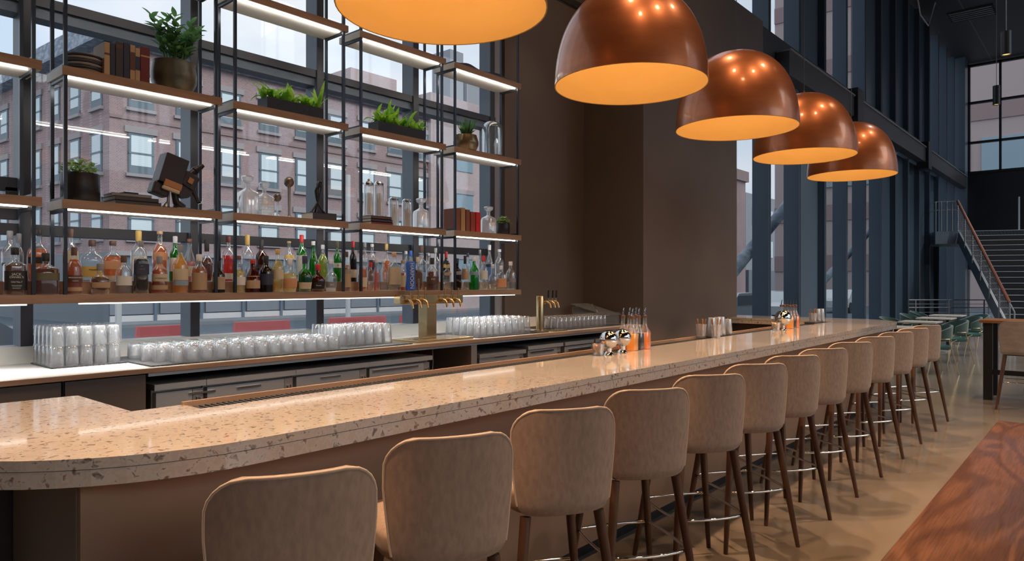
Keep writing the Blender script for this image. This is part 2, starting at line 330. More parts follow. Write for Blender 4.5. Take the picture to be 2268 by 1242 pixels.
# ------------------------------------------------------------------ the shell
GL = 5.13                                     # glass line
ZC = 10.65
struct('floor', B(-4, 34.5, -9.2, 5.15, -.2, 0), 'floor')
struct('ceiling', B(-4, 34.7, -9.2, 5.3, ZC, ZC + .2), 'ceiling')
struct('wall_near', B(-4.2, -4, -9.2, 5.3, -.2, ZC), 'taupe')
bm = B(-4, -3, -9.4, -9.2, -.2, ZC); box(bm, -3, 34.5, -9.4, -9.2, -.2, .3); box(bm, -3, 11, -9.4, -9.2, 6.6, ZC); box(bm, 11, 34.5, -9.4, -9.2, 10.3, ZC); struct('wall_street', bm, 'dark_wall')
bm = B(34.5, 34.7, -9.2, 4.62, 2.1, 6.11); box(bm, 34.5, 34.7, -9.2, 2.75, 0, 2.1); box(bm, 34.5, 34.7, 4.62, 5.3, 0, ZC)
struct('wall_end', bm, 'dark_wall')
bm = B(5.645, 7.12, 4.96, 5.3, 0, 6.1); struct('wall_back', bm, 'taupe')
struct('trim_1', B(5.645, 7.12, 4.95, 4.96, 4.89, 4.97), 'void')
bm = B(7.12, 9.76, 4.125, 5.3, 0, 5.6); box(bm, 9.76, 10.75, 4.125, 4.75, 3.95, 5.6); struct('pillar', bm, 'taupe')
struct('wall_under_windows', B(-4, 5.645, 4.98, 5.3, 0, 1.05), 'dark_wall')
struct('wall_above_windows', B(-4, 7.2, 5.0, 5.3, 5.7, ZC), 'taupe')

# bar windows: mullions 1.03 m apart, two transoms
mx = [.225, 1.256, 2.272, 3.308, 4.351, 5.415]
wn = struct('window_1', B(-4, 5.645, GL - .01, GL, 1.10, 5.7), 'pane')
for i, x in enumerate([-3.9, -2.87, -1.84, -.81] + mx):
    obj('mullion', B(x, x + .062, 4.965, GL - .012, 1.17, 5.7), 'mullion', wn)
    obj('mullion_face', B(x - .001, x + .063, 4.955, 4.965, 1.17, 5.7), 'mull_front', wn)
obj('jamb', B(5.50, 5.645, 5.0, GL - .012, 1.17, 5.7), 'fin_edge', wn)
for z0, z1 in ((3.17, 3.295), (1.84, 1.905)):
    obj('transom', B(-4, 5.5, 4.99, GL - .012, z0, z1 - .06 if z0 > 3 else z1), 'mullion' if z0 > 3 else 'mull_front', wn)
obj('transom', B(-4, 5.5, 4.965, GL - .012, 3.235, 3.295), 'mull_front', wn)
for x0, x1 in ((.29, 1.25),):
    obj('vent_sash', box(B(x0, x1, 5.0, 5.06, 2.10, 2.18), x0, x1, 5.0, 5.06, 1.93, 2.01), 'mull_front', wn)
    obj('vent_sash', box(B(x0, x0 + .05, 5.0, 5.06, 2.0, 2.12), x1 - .06, x1, 5.0, 5.06, 2.0, 2.12), 'mull_front', wn)
obj('sill', B(-4, 5.645, 4.957, 5.13, 1.05, 1.168), 'white_top', wn)

# hall windows: deep fins 1.635 m apart, two storeys
wh = struct('window_2', B(9.76, 34.5, GL - .01, GL, .15, 10.5), 'pane')
for k in range(14):
    xf = 12.88 + 1.635 * k - 1.635
    if xf > 34: break
    obj('fin', B(xf - .07, xf, 4.83, GL - .012, .15, 10.5), 'fin', wh)
    obj('fin_nosing', B(xf - .075, xf + .005, 4.81, 4.83, .15, 10.5), 'fin', wh)
    obj('fin_strip', B(xf - .004, xf + .006, 4.795, 4.812, .15, 10.5), 'fin_edge', wh)
for (k, z0, z1) in ((3, .15, 5.4), (8, .15, 5.4), (9, .15, 5.4), (10, .15, 5.4), (11, .15, 5.4), (7, .15, 5.4), (3, 6.1, 10.5), (6, 6.1, 10.5), (7, 6.1, 10.5), (8, 6.1, 10.5), (9, 6.1, 10.5), (10, 6.1, 10.5)):
    xf = 12.88 + 1.635 * (k - 1)
    obj('spandrel', B(xf - 1.565, xf - .08, 4.95, GL - .015, z0, z1), 'spandrel' if k in (3, 6) else 'fin', wh)
obj('sill', B(9.76, 34.5, 4.8, GL - .012, .0, .16), 'beam', wh)
struct('beam', B(9.76, 34.5, 4.76, 5.12, 5.62, 6.14), 'beam')
bb = thing('steel_girder', 'grey steel girder running along the tall windows', 'beam', (14.5, 4.6, 5.35))
obj('web', B(13.0, 33.28, 4.5, 4.74, 5.35, 5.80), 'beam', bb)
obj('top_flange', B(13.0, 33.28, 4.47, 4.75, 5.80, 5.83), 'fin_edge', bb)
for x in (17.2, 25.2): obj('bracket', B(x, x + .5, 4.42, 4.755, 5.15, 6.0), 'black', bb)
# end wall windows
we = struct('window_3', B(34.52, 34.53, -9.2, 4.62, 6.11, 10.55), 'pane')
for y in (4.58, 3.51, 2.44, .9, -.6, -2.1, -3.6, -5.1, -6.6, -8.1): obj('mullion', B(34.44, 34.6, y - .04, y + .04, 6.11, 10.6), 'black', we)
for z in (6.11, 7.35, 9.0, 10.55): obj('transom', B(34.44, 34.6, -9.2, 4.62, z - .04, z + .05), 'black', we)
w4 = struct('window_4', B(34.52, 34.53, 2.75, 4.62, 0, 2.1), 'pane')
for y in (4.58, 3.9, 2.8): obj('mullion', B(34.46, 34.6, y - .03, y + .03, 0, 2.1), 'fin_edge', w4)
struct('column_end', B(33.3, 33.95, 4.56, 5.1, 0, ZC), 'spandrel')
w5 = struct('window_5', box(B(-3, 11, -9.31, -9.3, .3, 6.6), 11, 34.5, -9.31, -9.3, .3, 10.3), 'pane')  # side windows out of view, opening stepped taller to cool the far hall
for k in range(16): obj('mullion', B(-3 + 2.4 * k, -2.92 + 2.4 * k, -9.4, -9.2, .3, 6.6), 'fin', w5)
# ceiling fittings in view
for x, y in ((18.5, 3.9), (22.0, 3.9)):
    tag(obj('ceiling_vent', B(x, x + 1.6, y, y + .18, ZC - .02, ZC + .001), 'void'), 'long black ceiling slot near the window wall, %s the two' % ('nearer of' if x < 20 else 'farther of'), 'vent')
for i, (x, y, w, l) in enumerate(((27.5, 3.0, 1.1, 1.3), (24.5, 1.3, 1.2, 2.0))):
    g = thing('ceiling_diffuser', 'dark slatted air grille in ceiling, %s' % ('above the end window corner' if i == 0 else 'behind the nearer cylinder pendant'), 'vent', (x, y, ZC))
    obj('frame', B(x, x + w, y, y + l, ZC - .03, ZC + .001), 'void', g)
    bm = NB()
    for k in range(5): box(bm, x + .1 + k * .2, x + .14 + k * .2, y + .05, y + l - .05, ZC - .05, ZC - .028)
    obj('slats', bm, 'steel', g)

# ------------------------------------------------------------------ the bar
BZ = 1.067
def arc(cx, cy, r, a0, a1, n=14): return [(cx + r * math.cos(R(a0 + (a1 - a0) * i / n)), cy + r * math.sin(R(a0 + (a1 - a0) * i / n))) for i in range(n + 1)]
def bar_outline(g=0.0):
    o = arc(1.118, 2.016 + .778, .778 - g, 180, 270)                     # near rounded corner
    o += arc(9.50, 2.016 + .66, .66 - g, 270, 360)
    o += [(10.16 - g, 4.95), (9.78 + g, 4.95), (9.78 + g, 4.115 - g), (9.40, 4.115 - g), (9.40, 2.80 - g), (9.30, 2.80 - g), (9.30, 2.66), (1.25, 2.66), (1.25, 2.80 - g), (1.06 - g, 2.80 - g), (1.06 - g, 3.37 - g), (.34 + g, 3.41 - g)]
    return o
bar = thing('bar_counter', 'long bar counter with speckled cream stone top on taupe panelled base', 'bar', (5, 2.4, 0))
t = obj('stone_top', prism(NB(), bar_outline(), BZ - .030, BZ), 'stone', bar, label='speckled cream stone top slab')
obj('stone_apron', prism(NB(), bar_outline(.0015), BZ - .078, BZ - .032), 'stone', bar, label='lower layer of speckled stone edge')
obj('joint', prism(NB(), bar_outline(.004), BZ - .033, BZ - .029), 'c_brown', bar)
obj('front_panel', B(.704, 9.62, 2.217, 2.24, .10, BZ - .078), 'bar_panel', bar)
obj('end_panel', B(.700, .72, 2.24, 2.85, .10, BZ - .078), 'bar_end', bar, label='daylight grey end panel at the rounded corner')
obj('carcass', box(B(.74, 9.6, 2.245, 2.62, .1, BZ - .078), 9.5, 9.9, 2.245, 4.1, .1, BZ - .078), 'cabinet', bar)
obj('return_shade_fill', B(.45, .72, 2.86, 3.34, .0, BZ - .078), 'toe', bar)  # black block added in the open gap to stand for its shade
obj('toe_kick', B(.78, 9.58, 2.29, 2.6, 0, .10), 'toe', bar)
for i in range(5):
    obj('panel_joint', B(1.9 + i * 1.75, 1.904 + i * 1.75, 2.2155, 2.22, .1, BZ - .078), 'toe', bar) if i in (0,) and False else None
rail = thing('drip_rail', 'sunken drip rail with ribbed black mat along the bar back edge', 'drip rail', (5, 2.73, 1.04))
obj('trough', box(B(1.25, 9.3, 2.662, 2.80, 1.03, 1.04), 1.25, 1.262, 2.662, 2.80, 1.04, BZ - .001), 'steel_dark', rail)
obj('lip', B(1.245, 9.3, 2.785, 2.803, 1.03, BZ + .012), 'oak', rail, label='brown outer lip')
bm = B(1.27, 9.28, 2.67, 2.78, 1.045, 1.055)
for k in range(330): box(bm, 1.28 + k * .0242, 1.29 + k * .0242, 2.675, 2.776, 1.055, 1.061)
obj('ribbed_mat', bm, 'mat', rail)
obj('service_panel', B(1.1, 9.3, 2.62, 2.66, .2, 1.02), 'steel_dark', bar)

# ------------------------------------------------------------------ back counter
bc = thing('back_counter', 'long white back counter under the bottle shelf', 'counter', (3, 4.5, 0))
obj('counter_top', B(-2.5, 7.11, 4.14, 4.957, 1.045, BZ), 'white_top', bc)
obj('front_edge', B(-2.5, 7.11, 4.128, 4.14, 1.040, BZ - .001), 'oak', bc, label='pale brown front edge')
obj('back_splash', B(-2.5, 7.11, 4.935, 4.957, BZ, 1.168), 'splash', bc)
obj('apron', B(1.66, 7.11, 4.145, 4.17, 1.018, 1.045), 'steel', bc)
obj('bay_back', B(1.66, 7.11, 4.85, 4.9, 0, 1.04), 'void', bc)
obj('support_post', B(4.29, 4.36, 4.15, 4.8, 0, 1.018), 'steel_dark', bc)
for i, (x0, x1) in enumerate(((-2.4, -.03), (-.02, .81), (.82, 1.235), (1.245, 1.655))):
    c = thing('base_cabinet', 'dark brown cabinet under the back counter, %s' % ('beyond the picture edge', 'cut by the left picture edge', 'with the narrower visible door', 'beside the steel fridges')[i], 'cabinet', ((x0 + x1) / 2, 4.5, 0))
    obj('body', B(x0, x1, 4.18, 4.9, .08, 1.038), 'cabinet', c); obj('door', B(x0 + .004, x1 - .004, 4.158, 4.178, .1, 1.030), 'cabinet', c)
def fridge(x0, x1, label, zt=.966, drawer=False, glass=False):
    c = thing('undercounter_fridge', label, 'fridge', ((x0 + x1) / 2, 4.5, 0))
    obj('body', B(x0, x1, 4.21, 4.82, .04, zt - .036), 'steel_dark', c); obj('top', B(x0 - .004, x1 + .004, 4.150, 4.82, zt - .034, zt), 'steel', c)
    if drawer:
        for k in range(3):
            d = obj('drawer', B(x0 + .01, x1 - .01, 4.17, 4.208, .64 - k * .28 - .02, .91 - k * .28), 'steel', c); obj('handle', B(x0 + .05, x1 - .05, 4.15, 4.169, .86 - k * .28, .885 - k * .28), 'chrome', d)
    else:
        d = obj('door', B(x0 + .012, x1 - .075, 4.17, 4.208, .12, .915), 'steel', c)
        obj('handle', B(x0 + .04, x1 - .14, 4.158, 4.169, .888, .902) if glass else B(x0 + .2, x0 + .36, 4.160, 4.169, .885, .897), 'chrome', d)
        l = obj('latch', B(x1 - .07, x1 - .008, 4.175, 4.208, .12, .915), 'steel_dark', c)
        tube(bm := NB(), [(x1 - .04, 4.165, .87), (x1 - .035, 4.158, .82), (x1 - .04, 4.16, .74)], .011, 8); obj('hinge', bm, 'chrome', l, True)
fridge(1.70, 1.995, 'narrow flat grey fridge beside the brown cabinets'); fridge(2.0, 2.605, 'wide steel fridge under the densest block of short glasses')
fridge(2.61, 3.215, 'wide steel fridge left of the long handled one'); fridge(3.22, 3.84, 'steel fridge with long handle next to the dark gap', glass=True)
fridge(4.40, 5.02, 'steel fridge right of the support post', .93); fridge(5.06, 5.60, 'steel fridge behind the folded sheet', .955, glass=True)
fridge(5.64, 6.14, 'steel drawer fridge below the plain glass rack', .955, True); fridge(6.18, 7.0, 'steel fridge at the far counter end', .955)
bm = NB(); tube(bm, [(3.98, 4.3, 1.02), (3.97, 4.28, .9), (3.95, 4.27, .8), (3.88, 4.28, .68), (3.82, 4.3, .55)], .004, 6)
tag(obj('cable', bm, 'c_grey', None, True), 'thin grey cable hanging in the gap under the back counter', 'cable')
for nm, x0, x1, y0, y1, lab in (('bar_mat', 1.285, 1.68, 4.50, 4.88, 'square black mat below the stacked tumblers'), ('bar_mat', 1.69, 3.66, 4.18, 4.82, 'longest black rubber mat, before the first beer tower'),
                               ('bar_mat', 4.44, 5.42, 4.19, 4.78, 'black rubber mat between the two beer towers'), ('bar_mat', 5.72, 6.95, 4.25, 4.80, 'black rubber mat right of the small beer tower')):
    tag(obj(nm, B(x0, x1, y0, y1, BZ, BZ + .008), 'mat'), lab, 'mat', 'rubber mats on the back counter')

# glasses: inverted, one mesh per kind
def glassmesh(rb, rt, h, seg=20, name='glass', flute=0):
    bm = NB(); w = .0022
    prof = [(rb, 0), (rb, .002), (rb + (rt - rb) * .5, h * .5), (rt, h - .006), (rt - .005, h), (.001, h)]
    lathe(bm, prof, seg)
    lathe(bm, [(rb - w, 0), (rb - w + (rt - rb) * .5, h * .5), (rt - w, h - .016), (rt - .010, h - .013), (.001, h - .013)], seg)
    if flute:
        for v in bm.verts:
            a = math.atan2(v.co.y, v.co.x)
            if .015 < v.co.z < h - .01: k = 1 + .018 * math.cos(a * flute); v.co.x *= k; v.co.y *= k
    me = bpy.data.meshes.new(name); bmesh.ops.recalc_face_normals(bm, faces=bm.faces); bm.to_mesh(me); bm.free(); me.materials.append(M['drink_glass'])
    for p in me.polygons: p.use_smooth = True
    me.set_sharp_from_angle(angle=R(45)); return me
G_T = glassmesh(.036, .030, .113); G_R = glassmesh(.041, .037, .092, 24, flute=12); G_P = glassmesh(.041, .030, .155); G_H = glassmesh(.036, .031, .118)
def put_glass(name, me, x, y, z, label, group):
    o = bpy.data.objects.new(name, me); COL.objects.link(o); o.location = (x, y, z); o.rotation_euler = (0, 0, random.uniform(0, 6.28)); tag(o, label, 'glass', group)
Z0 = BZ + .0081
for t_ in range(2):
    for j in range(5):
        for i in range(5):
            put_glass('tumbler', G_T, 1.325 + i * .0745, 4.545 + j * .0735, Z0 + t_ * .1135, '%s tumbler upside down in the double stack, %s column, %s row from the front' % ('upper' if t_ else 'lower', ORD[i], ORD[j]), 'tumblers in the double stack')
for j in range(6):
    for i in range(14):
        x, y = 1.78 + i * .093 + (.03 if j % 2 else 0) - (.0 if j > 1 else 0), 4.262 + j * .094
        if i == 0 and j < 1: continue
        if x > 3.02: continue
        put_glass('rocks_glass', G_R, x, y, Z0, 'short rocks glass upside down on the long mat, %s row back, %s from left' % (ORD[j], ORD[i]), 'short rocks glasses on the long mat')
for j in range(5):
    for i in range(7):
        x, y = 3.13 + i * .084, 4.36 + j * .086
        if j == 0 and i < 0: continue
        if x > 3.62: continue
        put_glass('pint_glass', G_P, x, y, Z0, 'tall pint glass left of the beer towers, %s row back, %s from left' % (ORD[j], ORD[i]), 'pint glasses left of the first beer tower')
for j in range(5):
    for i in range(9):
        short = j < 2 and i < 5
        put_glass('highball_glass' if short else 'pint_glass', G_H if short else G_P, 4.52 + i * .086, 4.30 + j * .087, Z0, '%s glass between the beer towers, %s row back, %s from left' % ('shorter' if short else 'tall pint', ORD[j], ORD[i]), 'glasses between the beer towers')
for j in range(4):
    for i in range(11):
        put_glass('highball_glass', G_H, 5.80 + i * .081, 4.34 + j * .082, Z0, 'highball glass right of the small beer tower, %s row back, %s from left' % (ORD[j], ORD[i]), 'highball glasses at the far counter end')
a = thing('acrylic_bin', 'clear acrylic bin with sloping lid beyond the far glasses', 'bin', (6.85, 4.6, BZ))
bm = B(6.72, 7.05, 4.4, 4.41, BZ, BZ + .11); box(bm, 6.72, 6.73, 4.4, 4.85, BZ, BZ + .14); box(bm, 7.04, 7.05, 4.4, 4.85, BZ, BZ + .14); box(bm, 6.72, 7.05, 4.84, 4.85, BZ, BZ + .2); obj('bin', bm, 'acrylic', a)
obj('lid', box(NB(), -.17, .17, -.25, .25, 0, .006, Matrix.Translation((6.885, 4.62, BZ + .17)) @ Matrix.Rotation(R(14), 4, 'X')), 'acrylic', a)
tube(bm := NB(), [(6.8, 4.5, BZ + .1), (6.70, 4.55, BZ + .24)], .006, 6); obj('scoop_handle', bm, 'chrome', a, True)

# beer towers
def faucet(parent, x, y, z, handle='plain', hl=.10):
    f = obj('faucet', tube(NB(), [(x, y + .05, z), (x, y, z), (x, y - .03, z), (x, y - .055, z - .018), (x, y - .066, z - .06)], .012, 10, radii=[.017, .017, .015, .012, .009]), 'brass', parent, True)
    obj('collar', tube(NB(), [(x, y + .012, z), (x, y - .008, z)], .022, 12), 'brass', f, True)
    obj('lever', tube(NB(), [(x, y - .028, z), (x, y - .034, z + .05), (x, y - .036, z + .05 + hl)], .006, 8, radii=[.011, .006, .007]), {'plain': 'brass', 'black': 'black', 'blue': 'brass'}[handle], f, True)
    return f
tw = thing('beer_tower', 'brass T shaped beer tower with six taps and a blue handle', 'beer tower', (3.99, 4.37, BZ))
obj('drip_tray', B(3.73, 4.36, 4.19, 4.52, BZ, BZ + .02, bev=.004), 'brass', tw)
obj('column', B(3.935, 4.045, 4.315, 4.425, BZ + .02, 1.376, bev=.006), 'brass', tw)
obj('cross_arm', B(3.66, 4.37, 4.325, 4.415, 1.374, 1.450, bev=.008), 'brass', tw)
for i, px in enumerate((912, 930, 945, 988, 1003, 1018)):
    x = aX(px, 4.27); faucet(tw, x, 4.32, 1.405, 'blue' if i == 0 else 'plain', (.04, .13, .06, .05, .06, .05)[i])
x = aX(912, 4.27); hd = obj('tap_handle', loft(NB(), [(1.487, .036, .02, 5), (1.52, .040, .022, 5), (1.60, .034, .02, 5), (1.70, .040, .022, 5), (1.722, .030, .016, 4)], 20, x, 4.284, rot=R(-30)), 'c_blue', tw, True, label='tall blue tap handle with white lettering')
me = textmesh('HARPOON', .042); me.transform(Matrix.Translation((x - .012, 4.255, 1.605)) @ Matrix.Rotation(R(-30), 4, 'Z') @ Matrix.Rotation(R(90), 4, 'X') @ Matrix.Rotation(R(-90), 4, 'Z')); obj('lettering', me, 'c_white', hd)
t2 = thing('beer_tower', 'small round brass beer column with three black handles', 'beer tower', (5.46, 4.33, BZ))
obj('column', lathe(NB(), [(.001, BZ), (.062, BZ), (.062, BZ + .012), (.040, BZ + .016), (.040, 1.41), (.036, 1.42), (.001, 1.42)], 24, 5.46, 4.33), 'brass', t2, True)
obj('drip_tray', B(5.50, 5.70, 4.17, 4.32, BZ, BZ + .012), 'brass', t2)
obj('cross_arm', tube(NB(), [(5.46, 4.33, 1.36), (5.63, 4.33, 1.36)], .018, 12), 'brass', t2, True)
for x in (5.51, 5.58, 5.64):
    f = faucet(t2, x, 4.30, 1.36, 'plain', .0); obj('handle_grip', tube(NB(), [(x, 4.266, 1.40), (x, 4.262, 1.475)], .010, 8), 'black', f, True)

# ------------------------------------------------------------------ shelf units
LF, LB = 4.40, 4.672; ST_ = .050
UX = [.300, 1.310, 2.300, 3.322, 4.340]; UW = .912
ZB, ZA, ZD, ZC_ = 2.013, 2.752, 1.484, 3.495
UN = ['cut off shelf bay at the left', 'shelf bay with books and projector', 'shelf bay with decanters', 'shelf bay with ribbed jars', 'shelf bay next to the taupe wall']
for u, x0 in enumerate(UX):
    x1 = x0 + UW
    s = thing('shelf_frame', 'black square rod frame holding the ' + UN[u], 'shelf frame', (x0 + UW / 2, 4.54, ZD))
    for xa in (x0 + .008, x1 - .045):
        for ya in (LF + .006, LB - .045):
            obj('upright', B(xa, xa + .018, ya, ya + .018, ZD, 5.6), 'rod', s)
        for zz in (ZB, ZA, ZC_):
            obj('cross_bar', box(B(xa + .001, xa + .017, LF + .024, LB - .045, zz - ST_ - .020, zz - ST_ - .003), xa + .001, xa + .017, LF + .024, LB - .045, zz + .003, zz + .016), 'rod', s)
    for zz, nm in ((ZB, 'lower'), (ZA, 'middle'), (ZC_, 'upper')):
        if zz == ZC_ and u == 0: continue
        h = thing('oak_shelf', '%s light oak shelf of the %s' % (nm, UN[u]), 'shelf', (x0 + UW / 2, 4.54, zz), group='lit shelves over the back bar')
        obj('board', B(x0, x1, LF + .004, LB, zz - ST_, zz), 'shelf_body', h); obj('front_edge', B(x0 - .0005, x1 + .0005, LF, LF + .0042, zz - ST_, zz + .0005), 'oak', h)
        obj('light_strip', B(x0 + .03, x1 - .06, LF + .028, LF + .038, zz - ST_ - .008, zz - ST_ + .001), 'led', h)
h = thing('bottle_shelf', 'long oak shelf across the windows carrying all the bottles', 'shelf', (2.6, 4.54, ZD))
obj('board', B(-2.5, 5.25, LF + .004, LB, ZD - .048, ZD), 'shelf_body', h); obj('front_edge', B(-2.5, 5.25, LF, LF + .0042, ZD - .048, ZD + .0005), 'oak', h)
for a_, b_ in ((-2.4, 1.15), (1.40, 5.19)): obj('light_strip', B(a_, b_, LF + .028, LF + .040, ZD - .056, ZD - .047), 'led_dim', h)
obj('riser', B(-2.5, 5.22, 4.535, LB, ZD, ZD + .074), 'oak', h, label='raised step carrying the back row')

# ------------------------------------------------------------------ bottles
def bottle(px, ytop, wpx, row, shape, glass, liq, fill, cap, capm, labm, lz, desc, text=None, L=None, txtm='c_white'):
    L = L or (4.468 if row == 'F' else 4.602); zb = ZD + .001 if row == 'F' else ZD + .0745
    x = aX(px, L); d = dZ(x, L); H = HC + (HY - ytop) / F * d - zb; w = wpx / F * d / 2 * .98
    rot = math.atan2(L, x) - R(90) + R(10)
    dep = {'round': 1.0, 'square': .85, 'flask': .55, 'squat': .8, 'jug': 1.0}[shape] * w
    dep = min(dep, .055 if row == 'F' else .055); n = {'round': 2, 'square': 4.5, 'flask': 2.6, 'squat': 2.3, 'jug': 2}[shape]
    nr = min(max(.011, w * .34), .017); loc = (x, L, zb)
    T = thing('bottle', desc, 'bottle', loc, rot, 'bottles on the back bar shelf')
    if shape == 'round': lv = [(0, .9, n), (.012, 1, n), (.56, 1, n), (.64, .86, n), (.72, .5, 2), (.78, 0, 2), (.94, 0, 2)]
    elif shape == 'square': lv = [(0, .93, n), (.01, 1, n), (.60, 1, n), (.64, .93, n), (.70, .45, 3), (.745, 0, 2), (.94, 0, 2)]
    elif shape == 'flask': lv = [(0, .80, n), (.015, .88, n), (.30, 1, n), (.48, 1.0, n), (.60, .88, n), (.68, .6, 2), (.735, 0, 2), (.94, 0, 2)]
    elif shape == 'squat': lv = [(0, .70, n), (.02, .82, n), (.25, .99, n), (.42, 1, n), (.54, .84, n), (.60, .5, 2), (.65, 0, 2), (.94, 0, 2)]
    else: lv = [(0, .9, n), (.012, 1, n), (.45, 1, n), (.60, .70, n), (.75, .36, 2), (.88, 0, 2), (.94, 0, 2)]
    def prof(top, sc, zlo=0.0):
        out = []
        for f, k, e in lv:
            if f > top: break
            if f >= zlo: out.append((f * H + (.004 if sc < 1 else 0), max(k * w, nr) * sc if k else nr * sc, (max(k * dep, nr) if k else nr) * sc, e))
        return out
    q = [(z, a, b, e) for z, a, b, e in prof(.95, 1.0)]
    def mk(name, levels, m, lab=None, **k):
        bm = NB(); loft(bm, levels, k.pop('seg', 20), **k); me = bpy.data.meshes.new(name); bmesh.ops.recalc_face_normals(bm, faces=bm.faces); bm.to_mesh(me); bm.free(); me.materials.append(M[m])
        for p in me.polygons: p.use_smooth = True
        me.set_sharp_from_angle(angle=R(50)); o = bpy.data.objects.new(name, me); COL.objects.link(o); o.parent = T
        if lab: o['label'] = lab
        return o
    mk('glass_body', q, glass)
    if liq:
        p = prof(fill, .90)
        if len(p) > 1: mk('liquid', p, 'liq_' + liq)
    if cap:
        ch = cap * H; mk('cap', [(H - ch, nr * 1.12, nr * 1.12, 2), (H - .004, nr * 1.16, nr * 1.16, 2), (H, nr * .95, nr * .95, 2)], capm, seg=14)
    def width_at(f):
        for (f0, k0, e0), (f1, k1, e1) in zip(lv, lv[1:]):
            if f0 <= f <= f1: s = (f - f0) / (f1 - f0); return max(k0 + (k1 - k0) * s, nr / w), e0
        return nr / w, 2
    for (lm, z0, z1) in ([(labm, *lz)] if labm and not isinstance(labm, list) else (labm or [])):
        k0, e = width_at(z0); k1, _ = width_at(z1); mid = (z0 + z1) / 2; km, _ = width_at(mid)
        half = R(74) if shape in ('round', 'jug') else R(60)
        lb = mk('label', [(z0 * H, k0 * w + .0012, k0 * dep + .0012, e), (mid * H, km * w + .0012, km * dep + .0012, e), (z1 * H, k1 * w + .0012, k1 * dep + .0012, e)], lm, seg=14, a0=R(-90) - half, a1=R(-90) + half, cap=False)
    if text and labm:
        for s, rel, size, tm in text:
            me = textmesh(s, size, .0004); k0, _ = width_at(rel); me.materials.append(M[tm]); me.transform(Matrix.Translation((0, -(k0 * dep + .0022), rel * H)) @ Matrix.Rotation(R(90), 4, 'X'))
            o = bpy.data.objects.new('lettering', me); COL.objects.link(o); o.parent = T
    return T
C_, GN, DK, RD = 'bottle_clear', 'bottle_green', 'bottle_dark', 'bottle_red'
